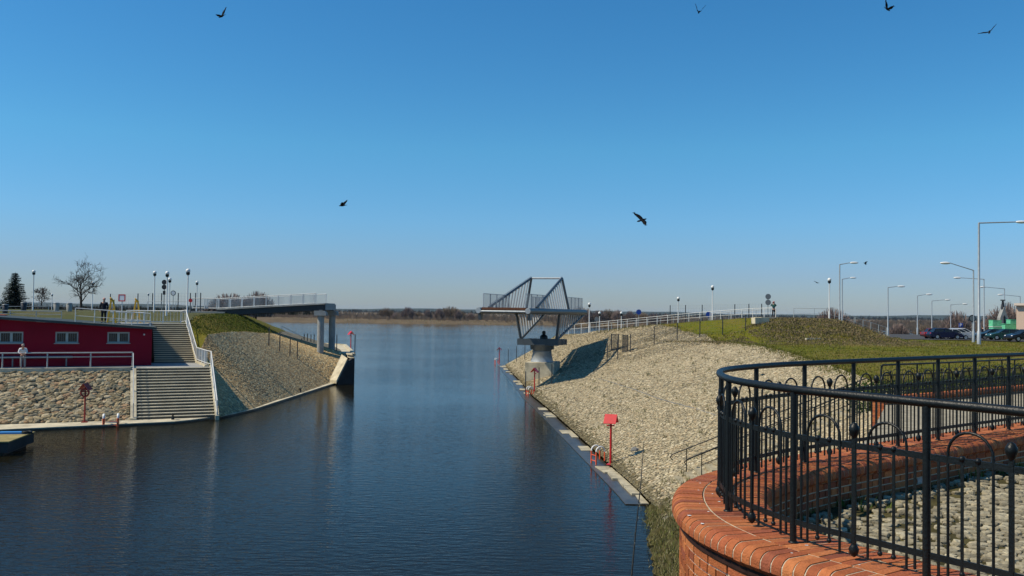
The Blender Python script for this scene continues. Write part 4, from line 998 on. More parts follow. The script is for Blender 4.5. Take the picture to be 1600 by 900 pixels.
lifebuoy("nearest bright red lifebuoy station beside the right quay's white ladder", G(954, 726, .2), R(-20), 2.5, ring=False)
lifebuoy("dark red lifebuoy station on the quay in front of the bridge pier", G(835, 614, .22), R(70), 2.35, ring=False)
lifebuoy("farthest red lifebuoy station at the tip of the right bank", G(780, 569, .2), R(80), 2.45, ring=False)
def ladder(label, loc, rz, white_top=True):
    root = empty("quay_ladder", loc, label, "ladder", "red and white quay ladders"); root.rotation_euler = (0, 0, rz)
    for s in (-1, 1):
        pts_ = [(s * .24, -.35, -1.0), (s * .24, -.35, .15)]; arc = [(s * .24, -.10 - .25 * math.cos(a), .38 + .25 * math.sin(a)) for a in np.linspace(0, math.pi, 9)]
        mb = MB(); mb.path(arc, .04, 8); mb.build("white_hoop", M_wplast, root)
        mb = MB(); mb.tube((s * .24, -.35, -1.0), (s * .24, -.35, .36), .04, .04, 8); mb.tube((s * .24, .15, -.1), (s * .24, .15, .36), .04, .04, 8); mb.build("orange_stile", M_orange, root)
    mb = MB()
    for z in (-.7, -.4, -.1, .18): mb.tube((-.24, -.35, z), (.24, -.35, z), .02, .02, 6)
    mb.build("rungs", M_orange, root); return root
l = ladder("red and white ladder at the left quay beside the faded red post", G(171, 662.5, ZQ) + Vector((0, .2, 0)), R(22)); l.scale = (1.75, 1, 1)
ladder("red and white ladder hoops beside the nearest bright red post", G(937, 716, .3) , R(-65))
ladder("red and white ladder at the quay in front of the bridge pier", G(829.5, 615, .3), R(-70))
ladder("white ladder at the far tip of the right bank", G(777, 566.5, .3), R(-70))
mb = MB(); mb.lathe(tuple(G(270, 655.5, ZQ)), [(.10, 0), (.10, .1), (.06, .15), (.06, .28), (.14, .32), (.14, .38)], 12); tag(mb.build("bollard", M_black), "small black mooring bollard on the quay at the foot of the lower steps", "bollard")
mb = MB(); mb.lathe(tuple(G(469, 613.5, ZQ)), [(.10, 0), (.10, .1), (.06, .15), (.06, .28), (.14, .32), (.14, .38)], 12); tag(mb.build("bollard", M_black), "small black mooring bollard on the narrow left quay below the gravelly slope", "bollard")
# floating pontoon at the left edge
c = G(28, 684, .75); root = empty("pontoon", (c.x - 3, c.y, 0), "weathered wooden pontoon with dark sides at the left edge of the water", "pontoon")
rz = R(10); M3 = Matrix.Rotation(rz, 3, 'Z')
mb = MB()
for k in range(20): mb.box(M3 @ Vector((0, -1.8 + k * .19, .72)), (6.0, .175, .06), rz)
mb.build("deck_planks", mat("old_wood", (.30, .24, .10), .85, var=.35, scale=1.3), root)
mb = MB(); mb.box(M3 @ Vector((0, 0, .42)), (5.9, 3.75, .5), rz); mb.build("dark_hull", M_sheet, root)
mb = MB(); mb.box(M3 @ Vector((0, 0, .1)), (5.3, 3.3, .5), rz); mb.build("float", M_black, root)
mb = MB(); mb.box((c.x - 1.05, c.y + 1.5, .80), (1.5, .5, .1), rz); tag(mb.build("tarpaulin", mat("blue_tarp", (.03, .20, .50), .6)), "folded blue tarpaulin lying on the wooden pontoon", "tarpaulin")
mb = MB(); mb.path([(c.x - .32 + .28 * math.cos(a) * (1 - .1 * i / 40), c.y + 1.45 + .16 * math.sin(a), .78 + .002 * i) for i, a in enumerate(np.linspace(0, 18, 60))], .035, 6); tag(mb.build("rope_coil", M_black), "dark coil of rope at the corner of the wooden pontoon", "rope")

# ---------------- globe lamps ---------------------------------------------------
def globe_lamp(px, ytop, d, ground, label, group="white globe lamp posts", pole=M_white):
    t = P(px, ytop, d); z0 = ground if ground is not None else t.z - 4.1; root = empty("globe_lamp", (t.x, t.y, z0), label, "lamp post", group); h = t.z - z0
    mb = MB(); mb.lathe((0, 0, 0), [(.085, -.3), (.085, .9), (.06, .95), (.055, h - .55)], 10); mb.build("pole", pole, root)
    mb = MB(); mb.lathe((0, 0, h - .55), [(.06, 0), (.14, .05), (.17, .16), (.15, .26)], 12); mb.build("lamp_base", M_black, root)
    mb = MB(); mb.ball((0, 0, h - .17), .19, None, 12, 8); mb.build("globe", M_wplast, root); return root
def GL(px, ytop, d): t = P(px, ytop, d); return ground_l(t.x, t.y)
for px, yt, d, lab in ((53, 422, 100, "white globe lamp post between the conifer and the small bare tree"), (81.5, 459, 185, "small distant globe lamp right of the small bare tree"), (145, 440, 128, "globe lamp post just right of the large bare tree's trunk"),
        (232, 458, 190, "short distant globe lamp between the yellow davits and the tall lamps"), (242, 423.5, 95, "tall globe lamp right above the white barrier"), (261.5, 424, 84, "tall globe lamp at the stair top beside the black round signs"), (265.5, 434, 98, "globe lamp half hidden behind the taller lamp at the stair top"),
        (294, 420, 76, "tallest white globe lamp at the right side of the stairs"), (308, 439, 118, "globe lamp by the start of the footbridge ramp")):
    globe_lamp(px, yt, d, GL(px, yt, d), lab)
def GR(px, ytop, d): t = P(px, ytop, d); return ground_r(t.x, t.y)
for px, yt, d, lab in ((921, 473, 112, "globe lamp right behind the swing bridge's rear end"), (971, 487, 118, "short lamp post behind the ramp left of the blue round sign"), (937, 487, 116, "short lamp post on the lower end of the white ramp railing"),
        (1060, 464, 112, "white globe lamp halfway up the white ramp railing"), (1113.5, 446, 101, "tall white globe lamp near the top of the ramp"), (1296, 434.5, 91, "tall white globe lamp standing on the grassy mound")):
    globe_lamp(px, yt, d, GR(px, yt, d) - .1, lab)

# ---------------- street lamps ---------------------------------------------------
def street_lamp(px, ytop, hx, hy, d, label, thick=.085, double=False):
    t = P(px, ytop, d); g = ground_r(t.x, t.y); h = P(hx, hy, d); root = empty("street_lamp", (t.x, t.y, g), label, "street lamp", "street lamps around the car park"); H = t.z - g; dx = h.x - t.x; dz = h.z - t.z
    mb = MB(); mb.lathe((0, 0, 0), [(thick * 1.5, -.4), (thick * 1.5, 1.3), (thick, 1.4), (thick * .75, H)], 10); mb.build("pole", M_galv, root)
    mb = MB(); mb.tube((0, 0, H - .03), (dx * .82, 0, H + dz), thick * .55, thick * .45, 8); mb.build("arm", M_galv, root)
    s = 1 if dx > 0 else -1; mb = MB(); L_ = min(1.3, abs(dx) * .5 + .3)
    mb.ball((dx * .82 + s * L_ * .45, 0, H + dz), L_ / 2, (1, .32, .24), 12, 8); mb.build("lamp_head", M_wplast, root); return root
for a in ((1529.5, 348, 1600, 347, 92, "nearest and tallest street lamp with its arm reaching right past the photo's edge", .13),
          (1521, 422, 1477, 411, 104, "street lamp with rising arm to the left, close beside the tallest one", .10),
          (1537.5, 436, 1494, 434, 140, "street lamp behind the green car with its arm to the left", .1),
          (1569.5, 451, 1534, 448.5, 172, "street lamp beside the dark monument with a left arm", .1),
          (1594, 463, 1562, 460.5, 185, "street lamp behind the peach building with a left arm above the monument", .1),
          (1433.5, 462, 1450, 460, 165, "street lamp behind the car park left of the dark blue car", .1),
          (1456, 470, 1481, 468.5, 190, "street lamp above the dark blue car's front", .1),
          (1485.5, 476, 1508, 475, 205, "street lamp in front of the round bare tree", .1),
          (1387.5, 449, 1406, 447.5, 145, "street lamp standing alone at the far edge of the car park", .1),
          (1312, 413, 1332, 410.5, 112, "tall street lamp behind the mound with its head highest there", .1),
          (1316, 436, 1331, 434, 132, "second street lamp behind the mound, lower head just beneath the first", .1)):
    street_lamp(*a[:6], thick=a[6])

# ---------------- signs ----------------------------------------------------------
def round_sign(px, py, r, d, zg, label, face, back=M_galvd, rim=None, double=None, rz=0, pole=M_galv, name="round_sign"):
    t = P(px, py, d); root = empty(name, (t.x, t.y, zg), label, "sign"); H = t.z - zg; root.rotation_euler = (0, 0, rz)
    mb = MB(); mb.tube((0, 0, -.3), (0, 0, H + (.3 if double is None else r)), .035, .035, 8); mb.build("pole", pole, root)
    Mx = Matrix.Rotation(R(90), 3, 'X')
    for k, dz in enumerate([0] if double is None else [0, -double]):
        def disc(rad, y0, y1):
            mb = MB(); n = 24; ps = [Vector((rad * math.cos(2 * math.pi * i / n), y0, H + dz + rad * math.sin(2 * math.pi * i / n))) for i in range(n)]
            mb.extr(ps, (0, y1 - y0, 0)); return mb
        disc(r, -.065, -.04).build("plate", rim or face, root)
        if rim: disc(r * .74, -.075, -.066).build("face", face, root)
    return root
M_wface = mat("sign_white", (.75, .75, .75), .4); M_sback = mat("sign_back", (.22, .23, .23), .5, metal=.3)
M_sblack = mat("sign_black", (.012, .012, .015), .5)
round_sign(257, 441, .24, 86, 6.9, "two black sign discs one above another on a post at the stair top", M_sblack, double=.47, pole=M_dpost, name="double_disc_sign")
mb = MB(); t = P(257, 457.5, 86); mb.box((t.x, t.y - .08, t.z), (.25, .03, .38)); o = mb.build("panel", M_sblack, None); o.parent = bpy.data.objects["double_disc_sign"]; o.location = -Vector(bpy.data.objects["double_disc_sign"].location)
round_sign(271, 458, .30, 104, 7.0, "round black sign with a small pale centre right of the tall lamps", M_wface, rim=M_sblack)
for ch in bpy.data.objects["round_sign"].children:
    if ch.name.startswith("face"): ch.scale = (1, 1, 1)
round_sign(998, 487.5, .34, 116, ground_r(16.6, 116), "round blue sign behind the white ramp railing", M_blue)
round_sign(1107, 491.5, .33, 103, ground_r(22.8, 103), "round blue sign low behind the railing near the tall ramp lamp", M_blue)
round_sign(932, 498.5, .27, 112, ground_r(10.7, 112), "round grey sign back at the lower end of the ramp", M_sback)
round_sign(1200, 463.5, .30, 95, ground_r(27.4, 95), "two round sign backs one above the other on the mound", M_sback, double=.62, pole=M_galvd)
round_sign(1519, 497.5, .42, 104, ground_r(54, 104), "dark oval sign back on the pole beside the tallest street lamp", M_sback, rim=M_sblack)
# square red bordered sign
t = P(191, 465.5, 78); root = empty("square_sign", (t.x, t.y, ZP), "square white sign with a red border on a pale post above the maroon building", "sign")
H = t.z - ZP
mb = MB(); mb.tube((0, 0, -.2), (0, 0, H), .04, .04, 8); mb.build("pole", M_white, root)
mb = MB(); 
for s in (-1, 1): mb.box((s * .265, -.06, H), (.09, .03, .62)); mb.box((0, -.06, H + s * .265), (.44, .03, .09))
mb.build("border", M_red, root); mb = MB(); mb.box((0, -.055, H), (.44, .02, .44)); mb.build("face", M_wface, root)
# parking sign with its letter
t = P(1501, 508, 150); g = ground_r(t.x, t.y); root = empty("parking_sign", (t.x, t.y, g), "blue square parking sign with a white letter P behind the silver cars", "sign"); H = t.z - g
mb = MB(); mb.tube((0, 0, -.3), (0, 0, H + .3), .04, .04, 8); mb.build("pole", M_galv, root)
mb = MB(); mb.box((0, -.06, H), (.72, .03, .72)); mb.build("plate", M_blue, root)
mb = MB(); mb.box((-.12, -.09, H), (.10, .02, .5)); mb.path([(-.08, -.09, H + .21), (.06, -.09, H + .21), (.14, -.09, H + .15), (.14, -.09, H + .06), (.06, -.09, H), (-.08, -.09, H)], .045, 6); mb.build("letter", M_wface, root)
# red round marker on a dark post
round_sign(298, 469.5, .2, 92, 7.1, "small red disc on a dark post beside the tallest globe lamp", M_red, pole=M_dpost)

# ---------------- yellow davits ------------------------------------------------
for (px, py, d, lab) in ((175, 486, 71, "yellow A shaped stand just right of the man in black"), (213.5, 484, 76, "yellow A shaped stand above the building's right end, left of the white barrier")):
    t = P(px, py, d); root = empty("yellow_stand", (t.x, t.y, ZP + .06), lab, "stand", "yellow stands on the plaza")
    for s in (-1, 1):
        mb = MB(); mb.beam((s * .36, 0, 0), (s * .10, 0, 1.75), .11, .11); mb.build("leg", M_yellow, root)
    mb = MB(); mb.beam((-.28, 0, .5), (.28, 0, .5), .06, .06); mb.beam((-.2, 0, 1.1), (.2, 0, 1.1), .06, .06); mb.build("crossbar", M_yellow, root)
    mb = MB(); mb.box((0, 0, 1.82), (.3, .16, .16)); mb.beam((0, 0, 1.9), (.0, -.35, 2.05), .1, .1); mb.build("head", M_yellow, root)
# low plaza furniture at the left edge
for (px, d, k, lab) in ((8, 84, 1, "leftmost dark low bin on the plaza edge"), (37, 86, 1, "dark low bin between the conifer and the first globe lamp"), (88, 88, 0, "pale low bin right of the small bare tree"), (108, 88, 0, "pale low bin left of the big bare tree's trunk")):
    t = P(px, 484, d); root = empty("litter_bin", (t.x, t.y, ground_l(t.x, t.y)), lab, "litter bin", "low bins on the plaza")
    mb = MB(); mb.lathe((0, 0, 0), [(.22, 0), (.28, .75), (.26, .76)], 12); mb.build("barrel", M_sblack if k else M_conc2, root)
    mb = MB(); mb.lathe((0, 0, .765), [(.3, 0), (.3, .05), (.12, .1)], 12); mb.build("lid", M_galvd, root)

# ---------------- fences -----------------------------------------------------------
fence("long dark posted mesh fence along the top of the left bank behind the plaza", [P(px, 486, d) * 1 for px, d in ((172, 103), (215, 101), (238, 99.5), (252, 99), (278, 98.5), (297, 98), (305, 97.5), (313, 97.2))], 2.0, wires=7)
for o in bpy.data.objects["mesh_fence"].children: pass
def gl_(px, py, z): return G(px, py, z)
def on_left(px, py, d): return P(px, py, d)
fence("dark fence stepping down the left slope from the ramp to the pier", [on_left(420, 541, 87), on_left(437, 548, 88.5), on_left(453, 556, 90), on_left(464.5, 561, 91.5)], 1.9, wires=6)
fence("cluster of dark posts of a gate at the foot of the left slope", [on_left(471, 553, 100.5), on_left(475, 545, 102), on_left(480, 545, 102.5), on_left(485.5, 546, 103), on_left(490.5, 546, 103.5)], 1.75, wires=3)
fence("two thin dark posts on the pier head's edge", [on_left(526, 548, 98.5), on_left(554.5, 549.5, 93.2)], 1.8, mesh=False)
railing("slope_handrail", "thin grey double handrail down the far side of the left slope", "handrail", [P(440, 523, 103), P(474, 540, 106)], 1.0, M_galvd, 3, (.5,), r=.025)
def on_right(px, py, d): return P(px, py, d)
def march(px, py, d0=36, d1=130):
    """first hit of the pixel ray with the right bank's surface"""
    d = d0
    while d < d1:
        p = P(px, py, d)
        if p.z < slope_z(p.x, p.y): return p
        d += .4
    return P(px, py, d1)
fence("dark mesh fence crossing the top of the stone slope below the ramp", [march(*q_) for q_ in ((985, 551), (1022, 539), (1058, 533), (1093.5, 527.5), (1129, 525), (1165, 522))], 2.0, wires=8)
fence("dark fence of the ramp top beyond the white railing", [P(px, 500, d) - Vector((0, 0, 0.2)) for px, d in ((1047, 108), (1071, 106.5), (1097, 105), (1148, 101), (1170, 99), (1190, 98))], 2.0, wires=6)
fence("dark fence running down from the cage to the swing bridge's shadow", [march(965, 562), march(948.7, 567)], 2.1, wires=4)
fence("thin dark posts around the bridge pier's quay", [march(862, 601), march(842, 607), G(821, 614, .25)], 2.0, mesh=False)
fence("thin dark posts at the tip of the right bank behind the pier", [march(820, 559, 100), march(807, 564, 100), march(794, 568, 100)], 2.0, mesh=False)
# mesh cage (gate)
cg = [march(955, 549), march(968.5, 550), march(973, 551), march(985, 554)]
root = empty("mesh_gate", cg[1], "dark double mesh gate standing at the edge of the stone slope", "gate")
for a, b in ((cg[0], cg[1]), (cg[2], cg[3])):
    a = Vector(a); b = Vector(b); b = Vector((b.x, a.y - .2, a.z)); mb = MB()
    for p in (a, b): mb.box((p.x, p.y, p.z + .95), (.09, .09, 2.0))
    mb.beam(a + Vector((0, 0, .15)), b + Vector((0, 0, .15)), .06, .06); mb.beam(a + Vector((0, 0, 1.88)), b + Vector((0, 0, 1.88)), .06, .06)
    fr = mb.build("leaf_frame", M_dpost, root, world=True); mb = MB()
    for k in range(1, 12): p = a.lerp(b, k / 12); mb.beam(p + Vector((0, 0, .18)), p + Vector((0, 0, 1.85)), .028, .02)
    for k in range(1, 10): z = Vector((0, 0, .15 + k * .175)); mb.beam(a + z, b + z, .012, .012)
    mb.build("mesh_infill", M_dpost, fr, world=True)
# white ramp railing
rpts = []
for x, y, z in RIDGE[1:5]: rpts.append(Vector((x, y, ground_r(x, y) - .05)))
extra = [Vector((7.3, 113, ground_r(7.3, 113)))]
railing("ramp_railing", "long white railing rising along the grassy ramp behind the stone slope", "railing", extra + rpts + [Vector((28.0, 94.0, ground_r(28, 94)))], 1.1, M_white, 1.35, (.5,), None, r=.026, rp=.04)
q_ = [Vector((x + 3.0, y + 3.4, ground_r(x, y) - .05)) for x, y, z in RIDGE[1:5]]
railing("ramp_railing", "second white railing on the far side of the grassy ramp", "railing", q_, 1.1, M_galv, 1.8, (), None, r=.025, rp=.03)
railing("mound_railing", "thin white railing across the top of the mound", "railing", [Vector((30.0, 94.3, 7.45)), Vector((33.4, 93.6, 7.45)), Vector((36.0, 93.2, ground_r(36, 93.2)))], 1.1, M_galv, 2.0, (.5,), None, r=.022, rp=.03)
railing("mound_stair_railing", "white stair railing stepping down the right end of the mound", "railing", [Vector((36.2, 93.4, ground_r(36, 92.6))), Vector((39.4, 93.2, ground_r(39.4, 92.0)))], 1.05, M_galv, .95, (.5,), None, r=.02, rp=.035)
# concrete blocks of the mound platform
t = march(1186, 508, 60); z = ground_r(28.3, 90.2)
root = empty("concrete_platform", (27.0, 91.0, 6.4), "pale concrete platform end with a dark recess at the mound's left end", "platform")
mb = MB(); mb.box((26.6, 93.2, 6.95), (1.5, 3.0, 1.2)); mb.build("block", M_conc, root, world=True)
mb = MB(); mb.box((29.3, 93.2, 7.42), (3.8, 3.0, .16)); mb.build("slab", M_conc, root, world=True)
mb = MB(); mb.box((28.6, 92.6, 6.9), (2.3, .3, .85)); mb.build("recess_wall", M_galvd, root, world=True)
o = MB(); o.box((25.4, 90.6, ground_r(25.4, 90.6) + .25), (1.5, 1.0, .62), R(8)); tag(o.build("concrete_block", M_conc), "loose pale concrete block lying below the platform", "block")
t = march(1270, 531, 60); o = MB(); o.box(t + Vector((0, 0, .08)), (1.4, .35, .16), R(5)); tag(o.build("concrete_plank", M_conc), "pale plank lying on the grass in front of the mound", "plank")
mb = MB(); t = march(992, 706); V0, F0 = ico(2); mb.add([(t.x + v[0] * .24, t.y + v[1] * .2, t.z + .08 + v[2] * .16 + .03 * math.sin(9 * v[0])) for v in V0], [tuple(f) for f in F0]); tag(mb.build("dark_rock", M_concd), "single dark rock on the pale stone slope right of the nearest red post", "rock")

for pl_ in (((935, 592), (985, 607), (1040, 627), (1120, 652)),):
    dn = [march(*q_) for q_ in pl_]; dd_ = resample([(p.x, p.y) for p in dn], 30); mb = MB(); mb.path([(x, y, slope_z(x, y) + .01) for x, y in dd_], .045, 5); tag(mb.build("slope_joint", M_concd), kind="structure")
# fishing rod leaning out over the water from the bridge below the camera
root = empty("fishing_rod", (1.26, 8.1, 5.1), "thin dark fishing rod held out over the water beside the bastion", "fishing rod")
a, b = P(984, 930, 9.6), P(1006, 690, 11.4)
mb = MB(); mb.path([a, a.lerp(b, .35), a.lerp(b, .7) + Vector((.01, 0, 0)), b], [.012, .009, .006, .003], 6); mb.build("blank", M_black, root, world=True)
mb = MB()
for k in (.3, .55, .75, .9, 1.0):
    p = a.lerp(b, k); mb.path([p + Vector((0, -.015 + .013 * math.cos(t_), .013 * math.sin(t_))) for t_ in np.linspace(0, 6.28, 9)[:-1]], .002, 4, True)
mb.build("line_guides", M_galvd, root, world=True)

# ---------------- containers, monument, peach building ------------------------
def gbox(px, d, w, h, dep, label, tiers):
    t = P(px, 520, d); g = ground_r(t.x, t.y); root = empty("green_cover", (t.x, t.y, g), label, "covered stack", "green covered stacks by the monument")
    for k in range(tiers):
        hh = h / tiers; mb = MB(); mb.box((random.uniform(-.05, .05), 0, hh * (k + .5)), (w * random.uniform(.94, 1), dep, hh - .04), random.uniform(-.03, .03)); mb.build("tier", M_ggreen, root)
        mb = MB(); mb.box((0, 0, hh * (k + 1) - .02), (w * 1.03, dep * 1.03, .07)); mb.build("band", M_wplast if k < tiers - 1 else M_ggreen, root)
    return root
gbox(1555, 134, 1.35, 2.9, 1.2, "taller green covered stack left of the dark monument", 3)
gbox(1576, 136, 1.9, 2.35, 1.2, "wide green covered stack right of the dark monument", 2)
gbox(1582, 139, 1.35, 3.0, 1.2, "green covered stack behind the wide one, next to the peach building", 3)
t = P(1567, 520, 142); g = ground_r(t.x, t.y); root = empty("monument", (t.x, t.y, g), "grey peaked stone monument with a dark figure on top behind the green stacks", "monument")
mb = MB(); mb.extr([(-.75, -.4, 0), (.75, -.4, 0), (.62, -.4, 3.3), (.0, -.4, 5.0), (-.62, -.4, 3.3)], (0, .9, 0)); mb.build("stone_body", M_conc2, root)
mb = MB(); mb.extr([(-.12, -.5, .6), (.12, -.5, .6), (.12, -.5, 3.4), (0, -.5, 3.7), (-.12, -.5, 3.4)], (0, .08, 0)); mb.build("dark_slot", M_sblack, root)
mb = MB(); mb.lathe((0, 0, 4.7), [(.3, 0), (.22, .6), (.14, 1.2), (.2, 1.3)], 10); mb.box((0, 0, 6.1), (.72, .2, .16)); mb.build("dark_figure", M_sblack, root)
t = P(1588, 520, 128); g = ground_r(t.x, t.y); root = empty("peach_building", (t.x, t.y, g - .3), "peach plastered building corner with a pale cornice at the right edge", "building")
mb = MB(); mb.prism([(0, 0), (9, -7.0), (15, 3), (5.8, 9)], 0, 5.3); mb.build("wall", M_peach, root)
mb = MB(); mb.prism([(-.5, -.3), (9.2, -7.7), (15.6, 3.2), (5.8, 9.6)], 5.3, 5.62); mb.build("cornice", mat("cornice_plaster", (.66, .55, .45), .8), root)
for sx in (3.0, 6.5):
    mb = MB(); y = -7.0 * sx / 9; mb.box((sx, y - .03, 2.9), (1.1, .12, 1.5), -math.atan2(7, 9)); w_ = mb.build("window", M_white, root); mb = MB(); mb.box((sx, y - .06, 2.9), (.9, .12, 1.3), -math.atan2(7, 9)); mb.build("pane", M_glass, w_)

# ---------------- cars ------------------------------------------------------------
def car(label, loc, rz, colr, group="cars in the car park", est=False, rough=.25):
    root = empty("parked_car", loc, label, "car", group); root.rotation_euler = (0, 0, rz)
    pm = mat("car_paint_%d" % int(colr[0] * 1e4 + colr[1] * 1e6 + colr[2] * 100), colr, rough, metal=.25)
    # length along X (front +X), 4.3 x 1.72 x 1.45
    prof = [(-2.1, .32), (-2.14, .62), (-2.08, .90), (-1.75, .95), (1.0, .93), (1.75, .80), (2.08, .66), (2.14, .45), (2.05, .30), (1.72, .25), (1.66, .45), (1.5, .60), (1.32, .65), (1.12, .60), (.98, .45), (.93, .24), (-.87, .24), (-.92, .45), (-1.06, .60), (-1.26, .65), (-1.44, .60), (-1.6, .45), (-1.66, .26)]
    mb = MB(); n = len(prof); rows = []
    for y, s, up in ((-.86, .965, .0), (-.82, 1, .012), (.82, 1, .012), (.86, .965, .0)): rows += [(x * s, y, z + (up if z > .7 else 0)) for x, z in prof]
    fs = [tuple(range(n)), tuple(range(4 * n - 1, 3 * n - 1, -1))] + [(r_ * n + i, (r_ + 1) * n + i, (r_ + 1) * n + (i + 1) % n, r_ * n + (i + 1) % n) for r_ in range(3) for i in range(n)]
    mb.add(rows, [f[::-1] for f in fs]); mb.build("body", pm, root)
    rear = -1.95 if est else -1.75
    gh = [(rear, .95), (rear + .30, 1.40), (.15, 1.45), (.95, .955)]
    mb = MB()
    lo = [(rear, .93), (.98, .93)]; 
    V_ = [(rear, -.78, .94), (1.0, -.78, .93), (1.0, .78, .93), (rear, .78, .94), (rear + .36, -.6, 1.39), (.18, -.6, 1.41), (.18, .6, 1.41), (rear + .36, .6, 1.39)]
    mb.add(V_, [(0, 1, 5, 4), (1, 2, 6, 5), (2, 3, 7, 6), (3, 0, 4, 7), (4, 5, 6, 7), (3, 2, 1, 0)]); mb.build("windows", M_glass, root)
    mb = MB(); r4 = [(rear + .30, -.62, 1.385), (.24, -.62, 1.40), (.24, .62, 1.40), (rear + .30, .62, 1.385), (rear + .42, -.52, 1.45), (.08, -.52, 1.465), (.08, .52, 1.465), (rear + .42, .52, 1.45)]
    mb.add(r4, [(0, 1, 5, 4), (1, 2, 6, 5), (2, 3, 7, 6), (3, 0, 4, 7), (4, 5, 6, 7), (3, 2, 1, 0)])
    for sy in (-1, 1):
        for p0, p1 in (((1.0, .79, .93), (.2, .615, 1.41)), ((-.35, .79, .94), (-.35, .615, 1.41)), ((rear, .79, .94), (rear + .36, .615, 1.40))):
            mb.beam((p0[0], sy * p0[1], p0[2]), (p1[0], sy * p1[1], p1[2]), .07, .06)
    mb.build("roof", pm, root)
    for x in (1.32, -1.26):
        for sy in (-1, 1):
            mb = MB(); y = sy * .76; ring = [(x + .31 * math.cos(a), 0, .31 + .31 * math.sin(a)) for a in np.linspace(0, 2 * math.pi, 21)[:-1]]
            mb.extr([(px, y - .09, pz) for px, _, pz in ring], (0, .18, 0)); wl = mb.build("wheel", M_tyre, root)
            mb = MB(); ring = [(x + .20 * math.cos(a), 0, .31 + .20 * math.sin(a)) for a in np.linspace(0, 2 * math.pi, 17)[:-1]]; mb.extr([(px, y + sy * .09 - .012, pz) for px, _, pz in ring], (0, .024, 0)); mb.build("rim", M_rim, wl)
    for sy in (-1, 1):
        mb = MB(); mb.ball((2.02, sy * .62, .66), .14, (.5, 1, .6), 8, 6); mb.build("headlight", M_wface, root)
        mb = MB(); mb.box((-2.09, sy * .68, .78), (.06, .22, .2)); mb.build("tail_light", M_red, root)
        mb = MB(); mb.ball((.72, sy * .93, .98), .10, (.6, .9, .7), 8, 6); mb.build("mirror", pm, root)
    mb = MB(); mb.box((2.12, 0, .42), (.08, 1.5, .12)); mb.box((-2.13, 0, .42), (.08, 1.5, .12)); mb.build("bumpers", M_tyre, root)
    return root
def park(px, d, rz, *a, **k):
    t = P(px, 525, d); return car(k.pop('label'), (t.x, t.y, ground_r(t.x, t.y) + .10), R(rz), *a, **k)
park(1476, 119, -4, (.010, .012, .045), label="dark blue hatchback parked broadside, leftmost of the row")
park(1489.5, 121.5, -6, (.42, .43, .44), label="silver car just behind the dark blue hatchback")
park(1497.5, 124, -8, (.48, .49, .50), label="silver grey car third in the row beneath the parking sign")
park(1504, 127, -8, (.55, .56, .57), label="pale silver car farthest right in the left row")
park(1466, 123, -4, (.16, .015, .015), label="dark red car peeping out behind the blue hatchback's left end")
park(1569, 118, 176, (.012, .055, .045), label="dark green estate car parked in front of the green covered stacks", est=True)
park(1550, 121, 176, (.02, .035, .05), label="dark car half hidden behind the green estate car's front")
park(1600, 108, 186, (.012, .013, .018), label="black car cut off by the right edge, person in red beside it")
for px, d, c_ in ((1343, 230, (.5, .5, .52)), (1415, 215, (.10, .2, .5))):
    pass

